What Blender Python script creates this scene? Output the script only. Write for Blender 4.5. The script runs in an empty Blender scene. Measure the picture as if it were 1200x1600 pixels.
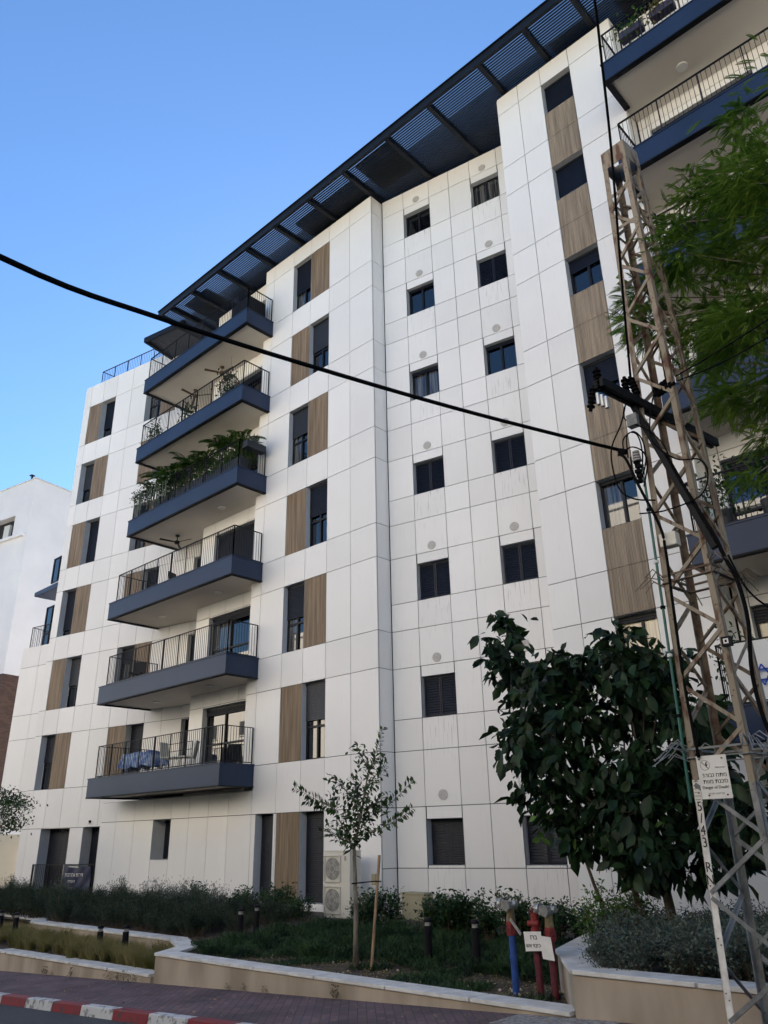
import bpy, bmesh, math, random
import numpy as np
from mathutils import Vector, Matrix
random.seed(7)
C = bpy.context.scene.collection
sc = bpy.context.scene
R = math.radians

# ------------------------------------------------------------------ camera
cam = bpy.data.objects.new('camera', bpy.data.cameras.new('camera'))
C.objects.link(cam)
_r = (0.729627, 0.683575, -0.019214); _u = (0.277796, -0.270603, 0.921739); _f = (-0.624879, 0.677863, 0.387334)
cam.matrix_world = Matrix(((_r[0], _u[0], -_f[0], 0), (_r[1], _u[1], -_f[1], 0), (_r[2], _u[2], -_f[2], 1.65), (0, 0, 0, 1)))
cam.data.sensor_fit = 'HORIZONTAL'; cam.data.sensor_width = 36; cam.data.lens = 36 * 1210.74 / 1200
cam.data.clip_start = 0.05; cam.data.clip_end = 3000
sc.camera = cam
# ------------------------------------------------------------------ sky, sun, exposure
SUN_EL, SUN_AZ = 28, 42          # azimuth measured from +Y towards -X
sdir = Vector((-math.sin(R(SUN_AZ)) * math.cos(R(SUN_EL)), math.cos(R(SUN_AZ)) * math.cos(R(SUN_EL)), math.sin(R(SUN_EL))))
w = bpy.data.worlds.new('World'); sc.world = w; w.use_nodes = True
nt = w.node_tree; bgn = nt.nodes['Background']
sky = nt.nodes.new('ShaderNodeTexSky'); sky.sky_type = 'NISHITA'; sky.sun_disc = False
sky.sun_elevation = R(SUN_EL); sky.sun_rotation = R(-SUN_AZ)
sky.air_density = 1.3; sky.dust_density = 0.12; sky.ozone_density = 8.0
nt.links.new(sky.outputs[0], bgn.inputs[0]); bgn.inputs[1].default_value = 0.040
sun = bpy.data.objects.new('sun', bpy.data.lights.new('sun', 'SUN')); C.objects.link(sun)
sun.data.energy = 5.0; sun.data.angle = R(0.53); sun.data.color = (1.0, 0.89, 0.75)
sun.rotation_euler = sdir.to_track_quat('Z', 'Y').to_euler()
sc.view_settings.view_transform = 'Standard'; sc.view_settings.look = 'None'
sc.view_settings.exposure = 2.42; sc.view_settings.gamma = 1.0

# ------------------------------------------------------------------ materials
def mat(name, col, rough=.6, metal=0, noise=None, bump=None, spec=.5, ior=None):
    """noise=(scale, amount[, stretch]) varies the base colour; bump=(scale, strength)"""
    m = bpy.data.materials.new(name); m.use_nodes = True
    n = m.node_tree; b = n.nodes['Principled BSDF']
    b.inputs['Base Color'].default_value = (*col, 1); b.inputs['Roughness'].default_value = rough
    b.inputs['Metallic'].default_value = metal; b.inputs['Specular IOR Level'].default_value = spec
    if ior: b.inputs['IOR'].default_value = ior
    if noise or bump:
        g = n.nodes.new('ShaderNodeNewGeometry'); mp = n.nodes.new('ShaderNodeMapping')
        n.links.new(g.outputs['Position'], mp.inputs[0])
        if noise and len(noise) > 2: mp.inputs['Scale'].default_value = noise[2]
    if noise:
        t = n.nodes.new('ShaderNodeTexNoise'); t.inputs['Scale'].default_value = noise[0]; t.inputs['Detail'].default_value = 5
        n.links.new(mp.outputs[0], t.inputs[0])
        r = n.nodes.new('ShaderNodeMapRange'); r.inputs[1].default_value = .3; r.inputs[2].default_value = .7
        r.inputs[3].default_value = 1 - noise[1]; r.inputs[4].default_value = 1 + noise[1]
        n.links.new(t.outputs[0], r.inputs[0])
        v = n.nodes.new('ShaderNodeVectorMath'); v.operation = 'SCALE'; v.inputs[0].default_value = col
        n.links.new(r.outputs[0], v.inputs['Scale']); n.links.new(v.outputs[0], b.inputs['Base Color'])
    if bump:
        t2 = n.nodes.new('ShaderNodeTexNoise'); t2.inputs['Scale'].default_value = bump[0]; t2.inputs['Detail'].default_value = 6
        n.links.new(g.outputs['Position'], t2.inputs[0])
        bp = n.nodes.new('ShaderNodeBump'); bp.inputs['Strength'].default_value = bump[1]; bp.inputs['Distance'].default_value = .02
        n.links.new(t2.outputs[0], bp.inputs['Height']); n.links.new(bp.outputs[0], b.inputs['Normal'])
    return m

def mixmat(name, c1, c2, scale, stretch=(1, 1, 1), lo=.4, hi=.6, rough=.7, metal=0, bump=.3, detail=8, c3=None, bscale=None):
    m = bpy.data.materials.new(name); m.use_nodes = True
    n = m.node_tree; b = n.nodes['Principled BSDF']; b.inputs['Roughness'].default_value = rough; b.inputs['Metallic'].default_value = metal
    g = n.nodes.new('ShaderNodeNewGeometry'); mp = n.nodes.new('ShaderNodeMapping'); n.links.new(g.outputs['Position'], mp.inputs[0])
    mp.inputs['Scale'].default_value = stretch
    t = n.nodes.new('ShaderNodeTexNoise'); t.inputs['Scale'].default_value = scale; t.inputs['Detail'].default_value = detail
    n.links.new(mp.outputs[0], t.inputs[0])
    cr = n.nodes.new('ShaderNodeValToRGB'); e = cr.color_ramp.elements
    e[0].position = lo; e[0].color = (*c1, 1); e[1].position = hi; e[1].color = (*c2, 1)
    if c3: q = e.new(min(.99, hi + .1)); q.color = (*c3, 1)
    n.links.new(t.outputs[0], cr.inputs[0]); n.links.new(cr.outputs[0], b.inputs['Base Color'])
    if bump:
        bp = n.nodes.new('ShaderNodeBump'); bp.inputs['Strength'].default_value = bump; bp.inputs['Distance'].default_value = .01
        n.links.new(t.outputs[0], bp.inputs['Height']); n.links.new(bp.outputs[0], b.inputs['Normal'])
    return m

def leafmat(name, c1, c2, scale=6, rough=.45, trans=.25):
    m = mixmat(name, c1, c2, scale, lo=.35, hi=.65, rough=rough, bump=0, detail=2)
    n = m.node_tree; b = n.nodes['Principled BSDF']
    b.inputs['Specular IOR Level'].default_value = .35
    out = n.nodes['Material Output']; tr = n.nodes.new('ShaderNodeBsdfTranslucent'); mx = n.nodes.new('ShaderNodeMixShader')
    src = b.inputs['Base Color'].links[0].from_socket
    n.links.new(src, tr.inputs[0]); mx.inputs[0].default_value = trans
    n.links.new(b.outputs[0], mx.inputs[1]); n.links.new(tr.outputs[0], mx.inputs[2]); n.links.new(mx.outputs[0], out.inputs[0])
    return m

def panelmat(name, v):
    """white cladding with faint rain streaks running down it"""
    m = mat(name, (v, v * .985, v * .955), .5, noise=(.35, .035))
    n = m.node_tree; b = n.nodes['Principled BSDF']; src = b.inputs['Base Color'].links[0].from_socket
    g = n.nodes.new('ShaderNodeNewGeometry'); mp = n.nodes.new('ShaderNodeMapping'); mp.inputs['Scale'].default_value = (9, 9, .8)
    n.links.new(g.outputs['Position'], mp.inputs[0])
    t = n.nodes.new('ShaderNodeTexNoise'); t.inputs['Scale'].default_value = 1.6; t.inputs['Detail'].default_value = 7; n.links.new(mp.outputs[0], t.inputs[0])
    r = n.nodes.new('ShaderNodeMapRange'); r.inputs[1].default_value = .58; r.inputs[2].default_value = .78; r.inputs[3].default_value = 1; r.inputs[4].default_value = .94
    n.links.new(t.outputs[0], r.inputs[0])
    v2 = n.nodes.new('ShaderNodeVectorMath'); v2.operation = 'SCALE'; n.links.new(src, v2.inputs[0]); n.links.new(r.outputs[0], v2.inputs['Scale'])
    # drip marks below the sills of the small-window wall
    def mth(op, a, c=None):
        q = n.nodes.new('ShaderNodeMath'); q.operation = op
        for i, s_ in enumerate((a, c)):
            if s_ is None: continue
            if isinstance(s_, (int, float)): q.inputs[i].default_value = s_
            else: n.links.new(s_, q.inputs[i])
        return q.outputs[0]
    sx = n.nodes.new('ShaderNodeSeparateXYZ'); n.links.new(g.outputs['Position'], sx.inputs[0]); X, Y, Zc = sx.outputs
    fz = mth('FRACT', mth('DIVIDE', mth('SUBTRACT', Zc, 4.47), 3.16)); band = mth('MULTIPLY', mth('GREATER_THAN', fz, .60), mth('SUBTRACT', fz, .58))
    inx = mth('ADD', mth('MULTIPLY', mth('GREATER_THAN', X, -13.2), mth('LESS_THAN', X, -12.35)), mth('MULTIPLY', mth('GREATER_THAN', X, -10.7), mth('LESS_THAN', X, -9.9)))
    mp3 = n.nodes.new('ShaderNodeMapping'); mp3.inputs['Scale'].default_value = (26, 0, 1.6); n.links.new(g.outputs['Position'], mp3.inputs[0])
    t3 = n.nodes.new('ShaderNodeTexNoise'); t3.inputs['Scale'].default_value = 1; t3.inputs['Detail'].default_value = 3; n.links.new(mp3.outputs[0], t3.inputs[0])
    r3 = n.nodes.new('ShaderNodeMapRange'); r3.inputs[1].default_value = .56; r3.inputs[2].default_value = .74; n.links.new(t3.outputs[0], r3.inputs[0])
    k = mth('SUBTRACT', 1, mth('MULTIPLY', mth('MULTIPLY', mth('MULTIPLY', band, inx), mth('GREATER_THAN', Y, 15.6)), mth('MULTIPLY', r3.outputs[0], 1.3)))
    v3 = n.nodes.new('ShaderNodeVectorMath'); v3.operation = 'SCALE'; n.links.new(v2.outputs[0], v3.inputs[0]); n.links.new(k, v3.inputs['Scale'])
    n.links.new(v3.outputs[0], b.inputs['Base Color'])
    return m

def woodmat(name, c1, c2):
    m = bpy.data.materials.new(name); m.use_nodes = True
    n = m.node_tree; b = n.nodes['Principled BSDF']; b.inputs['Roughness'].default_value = .6
    g = n.nodes.new('ShaderNodeNewGeometry'); mp = n.nodes.new('ShaderNodeMapping'); n.links.new(g.outputs['Position'], mp.inputs[0])
    mp.inputs['Scale'].default_value = (9, 9, .45)
    t = n.nodes.new('ShaderNodeTexNoise'); t.inputs['Scale'].default_value = 1.3; t.inputs['Detail'].default_value = 6; t.inputs['Roughness'].default_value = .55
    n.links.new(mp.outputs[0], t.inputs[0])
    cr = n.nodes.new('ShaderNodeValToRGB'); e = cr.color_ramp.elements; e[0].position = .3; e[0].color = (*c1, 1); e[1].position = .72; e[1].color = (*c2, 1)
    n.links.new(t.outputs[0], cr.inputs[0]); n.links.new(cr.outputs[0], b.inputs['Base Color'])
    w_ = n.nodes.new('ShaderNodeTexWave'); w_.inputs['Scale'].default_value = 1.35; w_.inputs['Distortion'].default_value = .6
    mp2 = n.nodes.new('ShaderNodeMapping'); mp2.inputs['Scale'].default_value = (4, 0, .05); n.links.new(g.outputs['Position'], mp2.inputs[0]); n.links.new(mp2.outputs[0], w_.inputs[0])
    bp = n.nodes.new('ShaderNodeBump'); bp.inputs['Strength'].default_value = .5; bp.inputs['Distance'].default_value = .03
    n.links.new(w_.outputs[1], bp.inputs['Height']); n.links.new(bp.outputs[0], b.inputs['Normal'])
    return m

def glassmat(name, col, rough=.02, ior=2.3, curtain=None):
    m = mat(name, col, rough, ior=ior, spec=.5)
    if curtain:
        n = m.node_tree; b = n.nodes['Principled BSDF']
        g = n.nodes.new('ShaderNodeNewGeometry'); mp = n.nodes.new('ShaderNodeMapping'); mp.inputs['Scale'].default_value = (22, 22, .6)
        n.links.new(g.outputs['Position'], mp.inputs[0]); t = n.nodes.new('ShaderNodeTexNoise'); t.inputs['Scale'].default_value = 1; n.links.new(mp.outputs[0], t.inputs[0])
        cr = n.nodes.new('ShaderNodeValToRGB'); e = cr.color_ramp.elements; e[0].position = .38; e[0].color = (*col, 1); e[1].position = .62; e[1].color = (*curtain, 1)
        n.links.new(t.outputs[0], cr.inputs[0]); n.links.new(cr.outputs[0], b.inputs['Base Color'])
    return m

PAN = [panelmat('white_cladding_a', .82), panelmat('white_cladding_b', .785), panelmat('white_cladding_c', .84)]
M = dict(
    joint=mat('dark_joint', (.05, .05, .05), .9), reveal=mat('grey_reveal', (.50, .52, .54), .5, noise=(3, .06)),
    wood=woodmat('brown_wood_cladding', (.115, .075, .042), (.31, .225, .14)), woodpale=woodmat('pale_wood_cladding', (.17, .13, .085), (.37, .29, .2)),
    frame=mat('window_frame_charcoal', (.008, .010, .014), .45, spec=.3), shutter=mat('shutter_charcoal', (.007, .010, .020), .5, spec=.3, noise=(4, .15)),
    shutterg=mat('shutter_grey', (.030, .033, .042), .5, noise=(4, .12)),
    glass=glassmat('window_glass', (.003, .004, .007), ior=2.0), glassc=glassmat('window_glass_with_curtain', (.012, .014, .018), curtain=(.13, .13, .125), ior=1.9),
    glassy=glassmat('window_glass_painted_bright', (.5, .42, .3), curtain=(.75, .66, .48), ior=1.6, rough=.1),  # warm brightness of these panes is put into their colour
    band=mat('navy_grey_fascia', (.016, .031, .070), .45, spec=.35, noise=(.9, .15), bump=(2, .03)), bandd=mat('dark_edge_trim', (.004, .005, .008), .6, spec=.2),
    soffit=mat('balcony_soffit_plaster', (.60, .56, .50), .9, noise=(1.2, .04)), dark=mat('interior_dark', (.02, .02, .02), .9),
    rail=mat('railing_black', (.008, .008, .010), .55, spec=.3), pergola=mat('pergola_charcoal', (.008, .011, .017), .5, spec=.25, noise=(3, .15)),
    pave=None, lamp=mat('downlight_white', (.7, .7, .68), .5), vent=mat('vent_grey', (.50, .49, .47), .6, noise=(30, .2)),
    roof=mat('flat_roof', (.3, .3, .29), .9), plaster=mixmat('white_rough_plaster', (.70, .70, .71), (.80, .79, .78), .5, lo=.3, hi=.75, rough=.85, bump=.5),
    brown=mixmat('brown_cladding', (.045, .022, .015), (.075, .04, .028), 2, stretch=(1, 1, 5), rough=.7), 
    stone=mixmat('beige_wall_render', (.27, .225, .17), (.44, .37, .295), 1.1, stretch=(1.6, 1.6, .45), lo=.34, hi=.62, rough=.9, bump=.4),
    cap=mixmat('pale_stone_cap', (.55, .54, .51), (.68, .67, .64), 5, rough=.7, bump=.2),
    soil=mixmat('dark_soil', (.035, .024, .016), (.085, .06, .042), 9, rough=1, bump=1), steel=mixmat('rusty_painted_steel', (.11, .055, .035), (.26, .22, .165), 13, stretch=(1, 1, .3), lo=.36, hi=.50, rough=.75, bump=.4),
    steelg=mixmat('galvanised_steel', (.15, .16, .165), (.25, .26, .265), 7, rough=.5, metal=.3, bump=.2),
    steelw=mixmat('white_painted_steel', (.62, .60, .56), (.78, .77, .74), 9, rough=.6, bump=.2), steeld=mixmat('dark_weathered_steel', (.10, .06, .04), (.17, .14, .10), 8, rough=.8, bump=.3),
    black=mat('black_rubber', (.004, .004, .0045), .9, spec=.1), blackm=mat('black_painted_steel', (.006, .006, .008), .6, spec=.2), green=mat('green_conduit', (.008, .10, .075), .4, noise=(4, .2)),
    acw=mat('cream_metal', (.62, .60, .53), .45, noise=(2, .04)), acd=mat('grille_dark', (.09, .09, .085), .6), acg=mat('grille_grey', (.30, .29, .27), .5),
    box=mat('beige_cabinet', (.36, .33, .22), .6, noise=(2, .05)), blue=mat('blue_pipe_paint', (.010, .055, .24), .55, noise=(10, .3)),
    red=mat('faded_red_paint', (.10, .012, .022), .65, noise=(9, .3)), redb=mat('bright_red_paint', (.20, .016, .014), .6, noise=(14, .5)), brass=mixmat('weathered_brass', (.16, .12, .06), (.26, .21, .12), 14, metal=.5, rough=.5),
    alu=mat('cast_aluminium', (.45, .45, .44), .35, metal=.8, noise=(20, .15)), sign=mat('white_sign', (.70, .69, .66), .5, noise=(9, .07)), ink=mat('black_ink', (.012, .012, .012), .6), inkg=mat('grey_ink', (.25, .25, .23), .6),
    bark=mixmat('grey_bark', (.10, .085, .065), (.22, .19, .15), 12, stretch=(1, 1, .3), rough=.9, bump=.8), barkd=mixmat('brown_bark', (.06, .045, .03), (.13, .10, .07), 12, stretch=(1, 1, .3), rough=.9, bump=.8),
    timber=mixmat('pale_timber', (.25, .16, .09), (.38, .26, .16), 8, stretch=(1, 1, .2), rough=.8),
    banner=mat('navy_banner', (.012, .02, .06), .55, noise=(4, .25)), white=mat('white_paint', (.72, .72, .70), .6), cloth=mixmat('blue_tablecloth', (.06, .12, .32), (.34, .44, .60), 5, lo=.4, hi=.65, rough=.8, bump=0),
    paleplastic=mat('pale_plastic', (.55, .56, .50), .6), rattan=mat('brown_rattan', (.10, .06, .035), .8, noise=(30, .4)), planter=mat('dark_planter', (.018, .022, .03), .5), planterp=mat('purple_grey_planter', (.05, .045, .075), .5),
    flagb=mat('flag_blue', (.02, .07, .42), .7), pink=mat('pink_petals', (.55, .03, .16), .6), petal=mat('white_petals', (.75, .75, .72), .6), planterg=mat('green_planter', (.03, .16, .05), .5),
    curbw=mixmat('curb_white_paint', (.22, .22, .22), (.55, .56, .57), 11, lo=.40, hi=.48, rough=.7, bump=.4), curbr=mixmat('curb_red_paint', (.09, .04, .04), (.22, .016, .026), 11, lo=.36, hi=.46, rough=.6, bump=.4),
    asphalt=mixmat('asphalt', (.035, .036, .04), (.075, .077, .082), 60, rough=.9, bump=.8),
    strip=mixmat('pale_worn_tile', (.16, .15, .15), (.34, .33, .31), 22, rough=.85, bump=.4),
    lens=mat('smoky_lens', (.12, .12, .12), .3),
    cream=mat('cream_render', (.62, .60, .56), .9, noise=(.3, .08)),
    solar=mat('dark_roof_sheet', (.006, .008, .012), .7, spec=.2),
    l_dark=leafmat('dark_glossy_leaves', (.004, .014, .006), (.018, .050, .012), 4, .55, .16), l_jac=leafmat('feathery_green_leaves', (.085, .18, .018), (.27, .40, .055), 2.2, .65, .5),
    l_sap=leafmat('small_green_leaves', (.012, .036, .010), (.045, .095, .02), 5, .45, .25), l_hedge=leafmat('hedge_leaves', (.014, .045, .014), (.045, .10, .028), 5, .4, .25),
    l_rose=leafmat('rosemary_leaves', (.012, .030, .016), (.05, .08, .045), 5, .6, .25), l_grey=leafmat('grey_green_leaves', (.06, .085, .065), (.15, .19, .15), 5, .7, .2),
    l_cover=leafmat('ground_cover_leaves', (.010, .034, .012), (.04, .085, .026), 2.2, .6, .3), l_dry=leafmat('dry_grass', (.12, .12, .035), (.33, .28, .12), 1.6, .7, .35),
    l_palm=leafmat('palm_leaves', (.03, .08, .012), (.09, .18, .025), 4, .5, .3), l_lite=leafmat('light_green_leaves', (.05, .12, .02), (.11, .21, .04), 5, .5, .35),
)

# ------------------------------------------------------------------ mesh helpers
class MB:
    def __init__(s): s.v = []; s.f = []; s.m = []; s.mats = []
    def mi(s, m):
        if m not in s.mats: s.mats.append(m)
        return s.mats.index(m)
    def add(s, vs, fs, m):
        b = len(s.v); s.v.extend(tuple(v) for v in vs); i = s.mi(m)
        for f in fs: s.f.append(tuple(b + k for k in f)); s.m.append(i)
    def hexa(s, p, m):   # p: 8 pts, 4 bottom ccw then 4 top
        s.add(p, [(0, 3, 2, 1), (4, 5, 6, 7), (0, 1, 5, 4), (1, 2, 6, 5), (2, 3, 7, 6), (3, 0, 4, 7)], m)
    def box(s, x0, x1, y0, y1, z0, z1, m):
        s.hexa([(x0, y0, z0), (x1, y0, z0), (x1, y1, z0), (x0, y1, z0), (x0, y0, z1), (x1, y0, z1), (x1, y1, z1), (x0, y1, z1)], m)
    def fbox(s, P, s0, s1, n0, n1, z0, z1, m):
        s.hexa([P(s0, n1, z0), P(s1, n1, z0), P(s1, n0, z0), P(s0, n0, z0), P(s0, n1, z1), P(s1, n1, z1), P(s1, n0, z1), P(s0, n0, z1)], m)
    def bar(s, a, b, wa, wb, m, up=(0, 0, 1)):
        a = Vector(a); b = Vector(b); d = (b - a).normalized(); u = Vector(up)
        if abs(d.dot(u)) > .95: u = Vector((1, 0, 0)) if abs(d.x) < .9 else Vector((0, 1, 0))
        x = d.cross(u).normalized() * wa / 2; y = x.cross(d).normalized() * wb / 2
        s.hexa([a - x - y, a + x - y, a + x + y, a - x + y, b - x - y, b + x - y, b + x + y, b - x + y], m)
    def tube(s, pts, r, m, n=8, cap=True):
        pts = [Vector(p) for p in pts]; k = len(pts); rr = r if isinstance(r, (list, tuple)) else [r] * k
        vs = []; fs = []; ref = None
        for i, p in enumerate(pts):
            d = (pts[min(i + 1, k - 1)] - pts[max(i - 1, 0)]).normalized()
            if ref is None: ref = Vector((0, 0, 1)) if abs(d.z) < .9 else Vector((1, 0, 0))
            x = d.cross(ref)
            if x.length < 1e-4: x = d.cross(Vector((0, 1, 0)))
            x.normalize(); y = d.cross(x).normalized(); ref = -y if False else ref
            for j in range(n):
                a = 2 * math.pi * j / n; vs.append(p + (x * math.cos(a) + y * math.sin(a)) * rr[i])
        for i in range(k - 1):
            for j in range(n):
                a = i * n + j; b_ = i * n + (j + 1) % n; fs.append((a, b_, b_ + n, a + n))
        if cap: fs.append(tuple(range(n))[::-1]); fs.append(tuple(range((k - 1) * n, k * n)))
        s.add(vs, fs, m)
    def cyl(s, c, r, h, m, n=16, ax='Z'):
        d = {'X': (1, 0, 0), 'Y': (0, 1, 0), 'Z': (0, 0, 1)}[ax] if isinstance(ax, str) else ax
        s.tube([Vector(c), Vector(c) + Vector(d) * h], r, m, n)
    def quad(s, a, b, c, d, m): s.add([a, b, c, d], [(0, 1, 2, 3)], m)
    def build(s, name, parent=None, smooth=False, bevel=0):
        me = bpy.data.meshes.new(name); me.from_pydata(s.v, [], s.f)
        for m in s.mats: me.materials.append(m)
        me.polygons.foreach_set('material_index', s.m)
        if smooth: me.polygons.foreach_set('use_smooth', [True] * len(s.f))
        me.update(); o = bpy.data.objects.new(name, me); C.objects.link(o)
        if parent: o.parent = parent; o.matrix_parent_inverse = Matrix.Translation(-parent.location)
        if bevel:
            b = o.modifiers.new('bevel', 'BEVEL'); b.width = bevel; b.segments = 2; b.limit_method = 'ANGLE'
        return o

def tag(o, label=None, cat=None, group=None, kind=None):
    if label: o['label'] = label
    if cat: o['category'] = cat
    if group: o['group'] = group
    if kind: o['kind'] = kind
    return o
def thing(name, loc, label, cat, group=None):
    o = bpy.data.objects.new(name, None); C.objects.link(o); o.location = loc; o.empty_display_size = .2
    return tag(o, label, cat, group)
def copy_thing(o, loc, rot=0, label=None, scale=None):
    c = o.copy(); C.objects.link(c); c.location = loc; c.rotation_euler = (0, 0, rot)
    if scale: c.scale = (scale,) * 3
    if label: c['label'] = label
    for ch in o.children:
        d = ch.copy(); C.objects.link(d); d.parent = c
        for g in ch.children:
            e = g.copy(); C.objects.link(e); e.parent = d
    return c
def local(o_parent, mb, name, smooth=False, bevel=0):
    """mesh given in the parent's own coordinates"""
    o = mb.build(name, None, smooth, bevel); o.parent = o_parent; return o

# ------------------------------------------------------------------ frames of the facade planes:  P(s, n, z), n towards the viewer
def FX(y0, t):
    L = math.hypot(1, t)
    return lambda s, n, z: Vector((s + n * t / L, y0 + t * s - n / L, z))
P1 = FX(15.0, 0); P3 = FX(14.93, 0); PD = FX(15.42, 0); PR = FX(15.5, 0)
P2 = FX(15.541 + .198 * 14.148, .198); PA = FX(21.288, .2); PL = FX(21.538, .2)
def FY(x0): return lambda s, n, z: Vector((x0 + n, s, z))     # plane facing +X, s runs along Y
nz = {1: -.55, 2: 3.69, 3: 6.86, 4: 10.0, 5: 13.15, 6: 16.30, 7: 19.47}
az = {1: 2.34, 2: 5.83, 3: 8.97, 4: 12.10, 5: 15.27, 6: 18.42, 7: 21.57}
bz = {1: .95, 2: 4.49, 3: 7.63, 4: 10.80, 5: 13.95, 6: 17.10, 7: 20.29}

def cut(r, h):
    x0, x1, z0, z1 = r; a, b, c, d = h; e = 1e-4
    if b <= x0 + e or a >= x1 - e or d <= z0 + e or c >= z1 - e: return [r]
    o = []
    if a > x0 + e: o.append((x0, a, z0, z1))
    if b < x1 - e: o.append((b, x1, z0, z1))
    xa, xb = max(a, x0), min(b, x1)
    if c > z0 + e: o.append((xa, xb, z0, c))
    if d < z1 - e: o.append((xa, xb, d, z1))
    return o
def panels(mb, P, xs, zs, holes=(), gap=.018):
    for i in range(len(xs) - 1):
        for j in range(len(zs) - 1):
            rs = [(xs[i], xs[i + 1], zs[j], zs[j + 1])]
            for h in holes: rs = [q for r in rs for q in cut(r, h)]
            m = random.choice(PAN)
            for (a, b, c, d) in rs:
                if b - a < .03 or d - c < .03: continue
                g = gap / 2; k = random.uniform(-.0015, .0015)
                mb.quad(P(a, -.03, c), P(b, -.03, c), P(b, -.03, d), P(a, -.03, d), M['joint'])
                mb.fbox(P, a + g, b - g, -.028, k, c + g, d - g, m)

bld = thing('apartment_building', (-18, 17, -.1), 'white panelled seven-storey apartment block with wood insets, navy balconies and a slatted roof pergola', 'apartment building')
def reveal(_, P, h, d):
    mb = MB(); a, b, c, e = h; r = M['reveal']
    mb.quad(P(a, 0, c), P(a, -d, c), P(a, -d, e), P(a, 0, e), r); mb.quad(P(b, -d, c), P(b, 0, c), P(b, 0, e), P(b, -d, e), r)
    mb.quad(P(a, 0, e), P(a, -d, e), P(b, -d, e), P(b, 0, e), r); mb.quad(P(a, 0, c), P(b, 0, c), P(b, -d, c), P(a, -d, c), r)
    mb.quad(P(a, -d - .1, c), P(b, -d - .1, c), P(b, -d - .1, e), P(a, -d - .1, e), M['dark'])
    mb.build('window_reveal', bld)

def slats(mb, P, a, b, z0, z1, n, m, pitch=.055, tilt=.012):
    k = max(1, int((z1 - z0) / pitch)); p = (z1 - z0) / k
    for i in range(k):
        c = z0 + i * p
        mb.hexa([P(a, n + tilt, c), P(b, n + tilt, c), P(b, n - .012, c), P(a, n - .012, c), P(a, n, c + p * .86), P(b, n, c + p * .86), P(b, n - .012, c + p * .86), P(a, n - .012, c + p * .86)], m)

def window(P, h, d=.2, shut=.4, style='roller', mull=None, g='glass', g2=None, sm='shutter', parent=None):
    """window unit set back by d inside opening h; style roller | louvre | door"""
    a, b, c, e = h; mb = MB(); f = M['frame']; w_ = .045
    a += .004; b -= .004; c += .004; e -= .004
    mb.fbox(P, a, a + w_, -d - .06, -d, c, e, f); mb.fbox(P, b - w_, b, -d - .06, -d, c, e, f)
    mb.fbox(P, a + w_, b - w_, -d - .06, -d, c, c + w_, f); mb.fbox(P, a + w_, b - w_, -d - .06, -d, e - w_, e, f)
    mid = (a + b) / 2 if mull is None else a + (b - a) * mull
    mb.fbox(P, mid - .03, mid + .03, -d - .055, -d + .01, c + w_, e - w_, f)
    if style == 'roller' and shut < 1:
        zs = c + (e - c) * .42
        if (e - c) > 1.6: mb.fbox(P, a + w_, b - w_, -d - .05, -d + .004, zs - .03, zs + .03, f)
    o = mb.build('window', parent or bld)
    gm = MB(); gm.fbox(P, a + w_, mid - .03, -d - .05, -d - .04, c + w_, e - w_, M[g]); gm.build('pane', o)
    gm = MB(); gm.fbox(P, mid + .03, b - w_, -d - .05, -d - .04, c + w_, e - w_, M[g2 or g]); gm.build('pane', o)
    if style == 'roller' and shut > 0:
        sb = MB(); z1 = e - .002; z0 = e - (e - c) * shut
        sb.fbox(P, a + .01, b - .01, -d + .012, -d + .05, z1 - .07, z1, f)
        slats(sb, P, a + .012, b - .012, max(z0, c + .02), z1 - .07, -d + .03, M[sm], .05, .006)
        sb.build('shutter', o)
    if style == 'louvre':
        sb = MB()
        for (p, q) in ((a + w_ * .4, mid - .005), (mid + .005, b - w_ * .4)):
            t = .04
            sb.fbox(P, p, p + t, -d + .012, -d + .045, c + .02, e - .02, M[sm]); sb.fbox(P, q - t, q, -d + .012, -d + .045, c + .02, e - .02, M[sm])
            sb.fbox(P, p + t, q - t, -d + .012, -d + .045, c + .02, c + .06, M[sm]); sb.fbox(P, p + t, q - t, -d + .012, -d + .045, e - .06, e - .02, M[sm])
            slats(sb, P, p + t, q - t, c + .06, e - .06, -d + .018, M[sm], .062, .018)
        sb.build('shutter', o)
    return o
def woodpanel(P, h, m='wood', n=-.008):
    a, b, c, d = h; mb = MB(); mb.fbox(P, a + .008, b - .008, -.03, n, c + .006, d - .006, M[m])
    mb.quad(P(a, -.031, c), P(b, -.031, c), P(b, -.031, d), P(a, -.031, d), M['joint']); mb.build('wood_panel', bld)

wall = MB(); rev = None
# --- P1: upper floors
G1 = [-19.85, -19.32, -18.17, -17.2, -16.22, -15.2, -14.148]
rows = [3.69]
for k in range(2, 8): rows += [az[k]] + ([nz[k + 1]] if k < 7 else [])
rows1 = [3.69, az[2]] + [v for k in range(3, 8) for v in (nz[k], az[k])] + [22.27]
holes = []
for k in range(2, 8):
    win = (-18.17, -17.2, nz[k], az[k]) if k % 2 else (-17.2, -16.22, nz[k], az[k])
    wd = (-17.2, -16.22, nz[k], az[k]) if k % 2 else (-18.17, -17.2, nz[k], az[k])
    holes += [win, wd]; woodpanel(P1, wd); reveal(rev, P1, win, .19)
    sh = {7: .62, 6: .55, 5: .48, 4: .5, 3: .5, 2: .5}[k]
    window(P1, win, .19, sh, 'roller', .5, 'glassc' if k % 2 else 'glass', 'glass', sm='shutterg' if k in (6, 5, 2) else 'shutter')
panels(wall, P1, G1, rows1, holes)
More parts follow.
